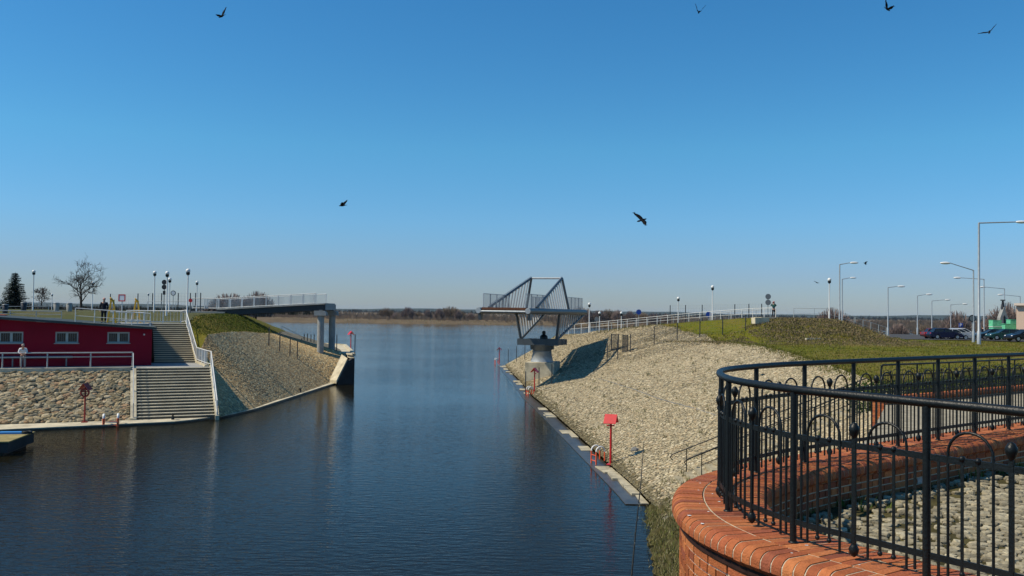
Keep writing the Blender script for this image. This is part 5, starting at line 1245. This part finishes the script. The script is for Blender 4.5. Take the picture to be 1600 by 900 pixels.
# ---------------- people -------------------------------------------------------------
def skin_obj(name, V_, E_, Rr, m, parent, sub=1):
    me = bpy.data.meshes.new(name); me.from_pydata(V_, E_, []); o = bpy.data.objects.new(name, me); COL.objects.link(o); o.parent = parent; me.materials.append(m)
    md = o.modifiers.new("skin", 'SKIN'); md.use_smooth_shade = True
    if not me.skin_vertices: me.skin_vertices.new()
    lay = me.skin_vertices[0].data
    for i, r_ in enumerate(Rr): lay[i].radius = (r_ if isinstance(r_, tuple) else (r_, r_))
    lay[0].use_root = True
    sb = o.modifiers.new("sub", 'SUBSURF'); sb.levels = sub; sb.render_levels = sub
    return o
def person(label, loc, rz, jacket, trousers, hat, lean=0.0, arms="down", scale=1.0, shoes=(.02, .02, .02), jl=.0, feet_apart=.11):
    root = empty("person", loc, label, "person"); root.rotation_euler = (0, 0, rz); root.scale = (scale,) * 3
    # faces -Y ; z up ; lean tilts the upper body forwards
    def B(x, y, z):
        if z <= .95: return (x, y, z)
        dz = z - .95; return (x, y - dz * math.sin(lean), .95 + dz * math.cos(lean))
    if arms == "down": el, wr = (lambda s: B(s * .25, .03, 1.14)), (lambda s: B(s * .24, -.08, .90))
    elif arms == "rail": el, wr = (lambda s: (s * .26, -.18 - math.sin(lean) * .3, 1.12)), (lambda s: (s * .14, -.42, 1.06))
    else: el, wr = (lambda s: B(s * .28, -.22, 1.30)), (lambda s: B(s * .10, -.30, 1.58))
    V_, E_, Rr = [], [], []
    def add(p, r_, par=None): V_.append(tuple(p)); Rr.append(r_); (E_.append((par, len(V_) - 1)) if par is not None else None); return len(V_) - 1
    pel = add(B(0, 0, .95), (.14, .10)); ch = add(B(0, .01, 1.2), (.13, .10), pel); up = add(B(0, .02, 1.40), (.14, .09), ch); nk = add(B(0, 0, 1.50), .055, up); hd = add(B(0, -.015, 1.59), (.075, .085), nk); hd2 = add(B(0, -.01, 1.68), (.078, .095), hd); add(B(0, -.01, 1.745), (.05, .06), hd2)
    add(B(0, -.125, 1.60), .014, hd)                       # nose
    for s in (-1, 1):
        sh = add(B(s * .18, .02, 1.42), .058, up); e = add(el(s), .042, sh); w = add(wr(s), .028, e)
        d = (Vector(wr(s)) - Vector(el(s))).normalized(); side = d.cross(Vector((0, 1, 0)))
        side = side.normalized() if side.length > .1 else Vector((1, 0, 0)); h0 = Vector(wr(s)) + d * .085; hp = add(h0, (.034, .018), w)
        for k in range(4):
            f0 = h0 + side * (.027 - .018 * k) + d * .035; fi = add(f0, .009, hp); add(f0 + d * (.045 - .006 * abs(k - 1)) + Vector((0, -.012, -.006)), .0075, fi)
        th = add(Vector(wr(s)) + d * .05 + side * .045, .0105, w); add(Vector(wr(s)) + d * .09 + side * .06, .0085, th)
        hip = add((s * .09, 0, .90), .085, pel); kn = add((s * feet_apart, -.03, .5), .058, hip); an = add((s * feet_apart, .02, .09), .04, kn); add((s * feet_apart, -.14, .045), (.04, .03), an)
    skin_obj("body", V_, E_, Rr, M_skin, root)
    jm = mat("cloth_%s" % "_".join("%d" % (x * 1000) for x in jacket), jacket, .9, var=.12, scale=6)
    V_, E_, Rr = [], [], []
    b0_ = add(B(0, 0, 1.02 - jl), (.175, .135)); ch = add(B(0, .01, 1.2), (.175, .135), b0_); up = add(B(0, .02, 1.40), (.165, .115), ch); add(B(0, .01, 1.48), (.075, .075), up)
    for s in (-1, 1):
        sh = add(B(s * .19, .02, 1.41), .078, up); e = add(el(s), .060, sh); add(Vector(el(s)).lerp(Vector(wr(s)), .9), .046, e)
    if jl > .05: add(B(0, 0, .94 - jl), (.185, .15), b0_)
    skin_obj("jacket", V_, E_, Rr, jm, root)
    tm = mat("cloth_%s" % "_".join("%d" % (x * 1000) for x in trousers), trousers, .9, var=.12, scale=6)
    V_, E_, Rr = [], [], []
    b0_ = add((0, 0, .97), (.165, .125)); 
    for s in (-1, 1):
        hip = add((s * .09, 0, .86), .105, b0_); kn = add((s * feet_apart, -.03, .5), .078, hip); add((s * feet_apart, .015, .10), .066, kn)
    skin_obj("trousers", V_, E_, Rr, tm, root)
    sm_ = mat("shoe_leather", shoes, .6)
    for s in (-1, 1):
        mb = MB(); mb.ball((s * feet_apart, -.06, .045), .13, (.42, 1, .36), 10, 6); mb.build("shoe", sm_, root)
    hm = mat("cloth_%s" % "_".join("%d" % (x * 1000) for x in hat), hat, .9)
    c = Vector(B(0, 0, 1.70)); mb = MB(); mb.ball(c, .118, (.92, 1.08, .78), 12, 8); mb.ball(c + Vector((0, -.12, -.01)), .08, (.9, .9, .14), 10, 6); mb.build("cap", hm, root)
    for s in (-1, 1):
        mb = MB(); mb.ball(B(s * .032, -.092, 1.635), .013, None, 6, 5); mb.build("eye", M_sblack, root)
    return root
person("person in white shirt and grey trousers leaning on the terrace railing", L(-8.8 + 1.6, 5.3, ZT), ANG, (.68, .67, .66), (.24, .25, .27), (.34, .26, .23), lean=.42, arms="rail", scale=1.0)
pw = bpy.data.objects["person"]
pt = P(162, 501, 67.5)
person("man in black coat and pale cap standing on the roof behind the cream railing", (pt.x, pt.y, 6.05 - .066 * (-4.6 + .6) + .17), R(15), (.012, .014, .022), (.010, .011, .015), (.55, .33, .28), arms="down", scale=1.06, jl=.16)
pt = P(1209, 496, 94.2)
person("person in teal jacket raising a camera on the mound platform", (pt.x, pt.y, 7.5), R(-25), (.02, .09, .085), (.012, .014, .02), (.35, .05, .05), arms="up", scale=.98)
pt = P(1596, 520, 106)
person("person in red jacket beside the black car at the right edge", (pt.x, pt.y - 1.6, ground_r(pt.x, pt.y - 1.6) + .1), R(20), (.42, .015, .02), (.015, .015, .02), (.06, .04, .03), arms="down", scale=1.03)
pt = P(1535.5, 520, 128)
person("person in dark clothes standing behind the dark car near the lamps", (pt.x, pt.y, ground_r(pt.x, pt.y) + .1), R(40), (.015, .015, .03), (.012, .012, .018), (.03, .025, .02), arms="down", scale=1.02, jl=.1)
# camera held by the person on the mound
pt = P(1209, 496, 94.2); mb = MB(); q0 = Vector((pt.x, pt.y, 7.5)) + Matrix.Rotation(R(-25), 3, 'Z') @ Vector((0, -.36, 1.60)); mb.box(q0, (.15, .08, .10), R(-25)); mb.tube(q0, q0 + Matrix.Rotation(R(-25), 3, 'Z') @ Vector((0, -.14, 0)), .04, .04, 10); tag(mb.build("photo_camera", M_black), "black camera held up by the person in teal on the mound", "camera")

# ---------------- birds ----------------------------------------------------------------
M_crow = mat("crow_feathers", (.008, .008, .009), .9, spec=.08)
def bird(label, px, py, d, head, pitch, roll, up_l, up_r, sc=1.0, sweep=.1):
    V_, F_ = [], []; mb = MB()
    rings = [(-.30, .004, .006), (-.26, .05, .012), (-.18, .075, .016), (-.10, .04, .034), (.0, .062, .06), (.10, .058, .056), (.17, .036, .036), (.215, .036, .038), (.245, .026, .026), (.27, .009, .010), (.31, .003, .003)]
    n = 8; o = []
    for x, ry, rz_ in rings: o += [(x, ry * math.cos(2 * math.pi * k / n), rz_ * math.sin(2 * math.pi * k / n)) for k in range(n)]
    mb.add(o, [(i * n + k, (i + 1) * n + k, (i + 1) * n + (k + 1) % n, i * n + (k + 1) % n) for i in range(len(rings) - 1) for k in range(n)], True)
    for s, u in ((-1, up_l), (1, up_r)):
        st_ = [(0.0, .11, -.10), (.16, .13, -.10), (.30, .10, -.13), (.42, .03, -.15), (.50, -.05, -.12)]; rowv = []
        for i, (y, xf, xb) in enumerate(st_):
            a = u * min(1, y / .22); yy = y; z = math.sin(a) * yy; yv = math.cos(a) * yy
            rowv += [(xf - sweep * y, s * (yv + .03), z + .02), ((xf + xb) / 2 - sweep * y, s * (yv + .03), z + .035), (xb - sweep * y, s * (yv + .03), z + .02), ((xf + xb) / 2 - sweep * y, s * (yv + .03), z + .012)]
        fs = [(i * 4 + k, (i + 1) * 4 + k, (i + 1) * 4 + (k + 1) % 4, i * 4 + (k + 1) % 4) for i in range(4) for k in range(4)] + [(16, 17, 18, 19)]
        mb.add(rowv, fs, True)
        for k in range(4): # fingered primaries
            b0_ = Vector(rowv[16 + 2]).lerp(Vector(rowv[16]), .15 + k * .25); mb.beam(b0_, b0_ + Vector((-.06 + .03 * k, s * .09 * math.cos(u), .09 * math.sin(u))), .022, .006)
    o = mb.build("flying_bird", M_crow); p = P(px, py, d); o.location = p; o.rotation_mode = 'XYZ'; o.rotation_euler = (R(roll), R(pitch), R(head)); o.scale = (sc * 1.2,) * 3
    tag(o, label, "bird", "black birds flying over the harbour"); return o
bird("black bird with raised wing at the upper left of the sky", 347, 25, 62, 150, 10, -35, .55, .35)
bird("small black bird seen end on at the top right of centre", 1092, 19, 66, 85, 0, 10, .95, .95, .85)
bird("black bird flapping with both wings up near the top right", 1386, 14, 64, 30, 15, 35, .5, .8)
bird("black bird banking steeply in the far upper right corner", 1546, 50, 66, 60, -35, -25, .45, .5)
bird("black bird gliding over the left ramp with wings spread", 536, 321, 70, 172, 5, -15, .45, .45)
bird("largest black bird right of centre, diving toward the lower right", 1003, 344, 55, 20, -18, 38, .15, .25)
bird("tiny black bird left of the mound's globe lamp", 1277, 442, 110, 20, 0, 15, .2, .2, .7)
bird("tiny black bird right of the lamp heads behind the mound", 1352, 411.5, 110, 160, -20, 25, .15, .15, .7)
# ================================================================ TREES
def branch_tree(seed, h, spread, levels=4, trunk_r=.2, lean=0.0, kids=(5, 4, 4, 3), start=.28, up=.55, twig=.012, droop=0.0):
    rnd = random.Random(seed); tr, cr = MB(), MB()
    def seg(mb, p, d, L_, r0, r1, n, wob):
        pts_ = [p]; q = p.copy(); dd = d.copy()
        for i in range(n):
            dd = (dd + Vector((rnd.uniform(-1, 1), rnd.uniform(-1, 1), rnd.uniform(-.6, .8))) * wob).normalized(); q = q + dd * (L_ / n); pts_.append(q.copy())
        mb.path(pts_, [r0 + (r1 - r0) * i / n for i in range(n + 1)], 7 if r0 > .05 else (4 if r0 > .02 else 3), cap=False); return pts_, dd
    def rec(p, d, L_, r_, lv):
        pts_, _ = seg(cr, p, d, L_, r_, max(twig * .6, r_ * .35), 4, .16)
        if lv >= levels: return
        k = kids[min(lv, len(kids) - 1)]
        for i in range(k):
            t = rnd.uniform(.25, 1.0); j = min(3, int(t * 4)); a = pts_[j].lerp(pts_[j + 1], t * 4 - j if j < 3 else 1.0)
            ax_ = (pts_[min(4, j + 1)] - pts_[j]).normalized(); per = ax_.orthogonal().normalized(); per = Matrix.Rotation(rnd.uniform(0, 6.28), 3, ax_) @ per
            nd = (ax_ * rnd.uniform(.45, .9) + per * rnd.uniform(.5, 1.0) + Vector((0, 0, .22 - droop * lv))).normalized()
            rec(a, nd, L_ * rnd.uniform(.42, .68), max(twig, r_ * .5), lv + 1)
    base = Vector((0, 0, 0)); pts_, _ = seg(tr, base - Vector((0, 0, .3)), Vector((lean, 0, 1)).normalized(), h * start + .3, trunk_r, trunk_r * .8, 3, .04)
    top = pts_[-1]
    lead, _ = seg(tr, top, Vector((lean * .5, 0, 1)).normalized(), h * .42, trunk_r * .8, trunk_r * .3, 4, .10)
    n0 = kids[0] + 3
    for i in range(n0):
        t = (i + .3) / n0; j = min(3, int(t * 4)); a = lead[j].lerp(lead[j + 1], t * 4 - j); ang = i * 2.4 + rnd.uniform(-.4, .4)
        d = Vector((math.cos(ang), math.sin(ang), up * rnd.uniform(.6, 1.5) + t * .5)).normalized(); rec(a, d, spread * rnd.uniform(.55, 1.0) * (1 - .35 * t), trunk_r * .42 * (1 - .4 * t), 1)
    return tr, cr
def plant_tree(name, label, loc, tr, cr, m=M_twig, mt=M_bark, group=None, sc=(1, 1, 1), rz=0):
    root = empty(name, loc, label, "tree", group); root.scale = sc; root.rotation_euler = (0, 0, rz)
    tr.build("trunk", mt, root); cr.build("crown", m, root); return root
# the large bare tree on the left
t = P(127, 486, 118); g = ground_l(t.x, t.y); topz = P(127, 399, 118).z
tr, cr = branch_tree(11, topz - g - .6, 3.5, 4, .20, -.04, (6, 5, 5, 4), .14, .75, .016)
plant_tree("bare_tree", "large leafless tree with a wide dark branching crown on the left skyline", (t.x, t.y, g), tr, cr, M_bark)
t = P(64, 484, 170); g = ground_l(t.x, t.y)
tr, cr = branch_tree(5, 5.4, 2.0, 4, .14, 0, (6, 6, 5, 4), .2, .8, .02)
plant_tree("bare_tree", "small round leafless tree right of the conifer", (t.x, t.y, g), tr, cr)
# conifer
t = P(22, 486, 125); g = ground_l(t.x, t.y); H = P(22, 423, 125).z - g
root = empty("conifer", (t.x, t.y, g), "dark green conifer with drooping branches at the left edge", "tree")
mb = MB(); mb.tube((0, 0, -.3), (0, 0, H * .97), .16, .02, 8); mb.build("trunk", M_bark, root)
rnd = random.Random(3); V_, F_ = [], []
br_mb = MB(); tiers = 18
for k in range(tiers):
    f = k / tiers; z = H * (.10 + .88 * f); rad = (H * .40) * (1 - f) ** .85 + .12; nb_ = 11 if k < 13 else 7
    for j in range(nb_):
        a = j * 2 * math.pi / nb_ + k * .7 + rnd.uniform(-.2, .2); Lb = rad * rnd.uniform(.7, 1.15)
        d = Vector((math.cos(a), math.sin(a), 0)); sd2 = Vector((-d.y, d.x, 0)); p0 = Vector((0, 0, z)); br_mb.path([p0, p0 + d * Lb * .6 + Vector((0, 0, -.14 * Lb)), p0 + d * Lb + Vector((0, 0, -.10 * Lb))], [.03, .02, .008], 3, cap=False)
        nn_ = int(26 + Lb * 42)
        for m_ in range(nn_):
            u = rnd.uniform(.12, 1); c = p0 + d * Lb * u + Vector((0, 0, -.18 * Lb * math.sin(u * 2))); sl = rnd.uniform(.2, .45) * (1.15 - .5 * u)
            w_ = sd2 * rnd.uniform(-1, 1) + d * rnd.uniform(.2, .8) + Vector((0, 0, rnd.uniform(-.5, .15))); w_.normalize(); nrm_ = w_.cross(Vector((0, 0, 1)))
            nrm_ = nrm_.normalized() * .05
            i = len(V_); V_ += [c - nrm_, c + nrm_, c + w_ * sl + nrm_ * .4, c + w_ * sl - nrm_ * .4]; F_.append((i, i + 1, i + 2, i + 3))
br_mb.add(V_, F_); br_mb.build("crown", M_needle, root)

# bush / tree prototypes for the distance
def brush(seed, w, h, n, lo=.0):
    """leafless bush: many upward twigs through a rounded volume"""
    r = np.random.RandomState(seed); V_ = []; F_ = []
    for i in range(n):
        a, q = r.uniform(0, 6.28), math.sqrt(r.uniform(0, 1)); x, y = math.cos(a) * q * w * .42, math.sin(a) * q * w * .42
        hh = h * (1 - .55 * q * q) * r.uniform(.6, 1.05); x2, y2 = x * r.uniform(.9, 1.5) + r.uniform(-.9, .9), y * r.uniform(1.0, 1.5)
        z0 = lo * h if r.rand() < .5 else r.uniform(lo * h, hh * .6); s_ = r.uniform(.03, .075) * (h / 6) + .03; b = r.uniform(0, 3.14); dx, dy = math.cos(b) * s_, math.sin(b) * s_
        if r.rand() < .65: x2, y2 = x * 1.35 + r.uniform(-.5, .5), y * 1.35 + r.uniform(-.5, .5); x, y = x * .3, y * .3; z0 = max(lo * h, .08 * h)
        i0 = len(V_); V_ += [(x - dx, y - dy, z0), (x + dx, y + dy, z0), (x2 + dx * .4, y2 + dy * .4, hh), (x2 - dx * .4, y2 - dy * .4, hh)]; F_.append((i0, i0 + 1, i0 + 2, i0 + 3))
        for k in range(4):
            f = r.uniform(.35, .95); px_, py_, pz_ = x + (x2 - x) * f, y + (y2 - y) * f, z0 + (hh - z0) * f; ex, ey, ez = px_ + r.uniform(-1, 1) * w * .13, py_ + r.uniform(-1, 1) * w * .13, pz_ + r.uniform(-.02, .13) * h
            i0 = len(V_); V_ += [(px_ - dx * .6, py_ - dy * .6, pz_), (px_ + dx * .6, py_ + dy * .6, pz_), (ex, ey, ez)]; F_.append((i0, i0 + 1, i0 + 2))
    mb = MB(); mb.add(V_, F_); return mb
def put_bush(proto, name, label, loc, sc, rz, group):
    root = empty(name, loc, label, "tree", group); root.scale = sc; root.rotation_euler = (0, 0, rz)
    for nm in ("trunk", "crown"):
        o = bpy.data.objects.new(nm, proto[nm]); COL.objects.link(o); o.parent = root
    return root
def protomesh(seed, w, h, n, lo, tr_r, m):
    mb = MB(); 
    for k in range(3): mb.tube((random.uniform(-.1, .1) * w * .3, random.uniform(-.1, .1) * w, -.4), (random.uniform(-.2, .2) * w, random.uniform(-.1, .1) * w, h * .6), tr_r, tr_r * .4, 5)
    a = mb.build("trunk", M_bark); b = brush(seed, w, h, n, lo).build("crown", m); da, db = a.data, b.data
    bpy.data.objects.remove(a); bpy.data.objects.remove(b); return {"trunk": da, "crown": db}
M_tw1 = mat("twigs_mauve", (.23, .17, .145), .95, var=.3, scale=.3); M_tw2 = mat("twigs_brown", (.21, .155, .105), .95, var=.3, scale=.3); M_tw3 = mat("twigs_olive", (.085, .075, .04), .95, var=.3, scale=.3)
protos = [protomesh(21, 9, 9, 950, .05, .16, M_tw1), protomesh(22, 11, 8, 1000, .03, .15, M_tw2), protomesh(23, 7, 10, 850, .1, .15, M_tw1), protomesh(24, 12, 7, 560, .0, .13, M_tw3)]
# individual far-bank trees that stand out in the photograph
far = [(530, 490, 8, "rounded brown"), (603, 480, 10, "dark topped"), (617, 488, 8, "low brown"), (637, 479, 11, "tall mauve"), (652, 486, 9, "pale brown"), (668, 482, 9, "small dark"), (686, 481, 10, "mauve brown"), (704, 478, 12, "tallest mauve"), (716, 484, 9, "broad brown"), (735, 488, 8, "low mauve"),
       (905, 478, 12, "tall brown"), (918, 481, 11, "dense brown"), (936, 484, 10, "broad mauve"), (950, 482, 11, "rounded mauve"), (965, 483, 11, "dense mauve"), (984, 485, 10, "low dense"), (1003, 487, 9, "thin brown"), (1022, 488, 9, "small brown"), (1040, 489, 8, "low brown")]
for i, (px, yt, hh, kind) in enumerate(far):
    d = 575 + 8 * math.sin(i * 2.1); b = P(px, 500, d); z = float(hgt_far(np.array([b.x]), np.array([b.y]))); H = P(px, yt, d).z - z; pr = protos[i % 3]; s_ = H / (9, 8, 10)[i % 3]
    ctx = ("beside the left columns", "left of the swing bridge", "behind the bridge's rear end", "behind the white railing")[0 if px < 560 else 1 if px < 745 else 2 if px < 925 else 3]
    nth = ["first", "second", "third", "fourth", "fifth", "sixth", "seventh", "eighth", "ninth"][sum(1 for q_ in far[:i] if (q_[0] < 560) == (px < 560) and (q_[0] < 745) == (px < 745) and (q_[0] < 925) == (px < 925))]
    put_bush(pr, "bare_tree", "%s bare far bank tree, %s from left %s" % (kind, nth, ctx), (b.x, b.y, z - .2), (s_ * (1.1 + .5 * ((i * 7) % 5) / 4), s_, s_), i * 1.3, "bare trees on the far bank")
# two crowns above the left ramp, closer than the far bank
for px, yt, d, w_, lab in ((358, 458, 240, 1.25, "wide mauve bare crown showing above the left ramp railing"), (401, 454.5, 235, .85, "smaller rounded bare crown above the middle of the ramp railing")):
    b = P(px, 500, d); H = P(px, yt, d).z - 5.2; s_ = H / 9; put_bush(protos[0], "bare_tree", lab, (b.x, b.y, 5.2), (s_ * w_ * 1.5, s_ * 1.3, s_), px, "bare trees near the ramp")
# far wood as one mass
def wood(name, label, specs, m, seed):
    r = np.random.RandomState(seed); Vs, Fs = [], []; o = 0
    for (x0, x1, y0, y1, n, h0, h1, zf) in specs:
        for i in range(n):
            x, y = r.uniform(x0, x1), r.uniform(y0, y1); h = r.uniform(h0, h1); z = zf(x, y); k = 26; w_ = h * r.uniform(.5, .9)
            a = r.uniform(0, 6.28, k); q = np.sqrt(r.uniform(0, 1, k)) * w_ * .5; bx, by = x + np.cos(a) * q, y + np.sin(a) * q; hz = h * (1 - .5 * (q / w_ * 2) ** 2) * r.uniform(.55, 1.05, k)
            s_ = r.uniform(.05, .13, k) * h / 6; b = r.uniform(-.6, .6, k); dx, dy = np.cos(b) * s_, np.sin(b) * s_; tx, ty = bx + r.uniform(-.12, .12, k) * h, by
            zb = z + hz * r.uniform(0, .5, k)
            V_ = np.stack([np.c_[bx - dx, by - dy, zb], np.c_[bx + dx, by + dy, zb], np.c_[tx + dx * 1.6, ty + dy, z + hz * .8], np.c_[tx - dx * .3, ty, z + hz]], 1).reshape(-1, 3); Vs.append(V_); Fs.append(np.arange(k * 4).reshape(-1, 4) + o); o += k * 4
    return tag(npmesh(name, np.concatenate(Vs), np.concatenate(Fs), m), label, "woodland", kind="stuff")
zf_ = lambda x, y: float(hgt_far(np.array([x]), np.array([y])))-.2
wood("far_woodland", "continuous brown leafless scrub along the far river bank", [(-420, 420, 551, 578, 1700, 1.6, 3.8, zf_), (-420, 420, 565, 640, 1700, 2.5, 5.4, zf_), (-420, 420, 650, 800, 700, 4.0, 6.5, zf_), (-800, -300, 560, 900, 600, 3, 6.5, zf_)], M_twig2, 4)
wood("far_reeds", "pale dry reeds fringing the far river bank", [(-420, 420, 544, 553, 900, .5, 1.3, zf_)], M_reed, 6)
wood("distant_forest", "dark distant forest line on the horizon", [(-1200, 1200, 1500, 2600, 1600, 6, 11, lambda x, y: 1.8)], mat("distant_wood", (.05, .05, .045), .95), 8)
zr_ = lambda x, y: .4
wood("right_woodland", "brown leafless wood behind the car park", [(150, 520, 420, 640, 1300, 3.0, 6.0, zr_)], M_twig2, 9)
wood("left_woodland", "dark low hedge and wood behind the left plaza", [(-230, -62, 215, 320, 420, 1.6, 3.1, lambda x, y: 5.8)], M_darkbush, 12)
# round bare trees on the right
for px, yt, yb, d, w_, lab in ((1495, 486, 520, 215, 1.0, "round bare tree behind the silver cars and parking sign"), (1300, 480, 500, 150, 1.3, "bare bush showing behind the mound's top railing"), (1577, 472, 520, 230, 1.2, "bare tree behind the dark monument and the peach building"), (1404, 505, 522, 260, 1.2, "low mauve bare tree at the far side of the car park"), (1447, 503, 522, 260, 1.0, "low brown bare tree between two far street lamps")):
    b = P(px, 500, d); g = ground_r(b.x, b.y); H = P(px, yt, d).z - g; s_ = H / 9; put_bush(protos[0 if px != 1447 else 1], "bare_tree", lab, (b.x, b.y, g), (s_ * w_, s_ * w_, s_), px * 1.7, "bare trees behind the car park")

# ================================================================ HAZE
hm = bpy.data.materials.new("air_haze"); hm.use_nodes = True; nt = hm.node_tree
for n_ in list(nt.nodes):
    if n_.type == 'BSDF_PRINCIPLED': nt.nodes.remove(n_)
pv = nt.nodes.new("ShaderNodeVolumePrincipled"); pv.inputs["Color"].default_value = (.62, .80, 1.0, 1); pv.inputs["Density"].default_value = HAZE_D; pv.inputs["Anisotropy"].default_value = .0
nt.links.new(pv.outputs[0], nt.nodes["Material Output"].inputs["Volume"])
mb = MB(); mb.box((0, 4700, 20), (14000, 9700, 50)); hz = mb.build("haze", hm); tag(hz, "thin pale air haze", "haze", kind="stuff")
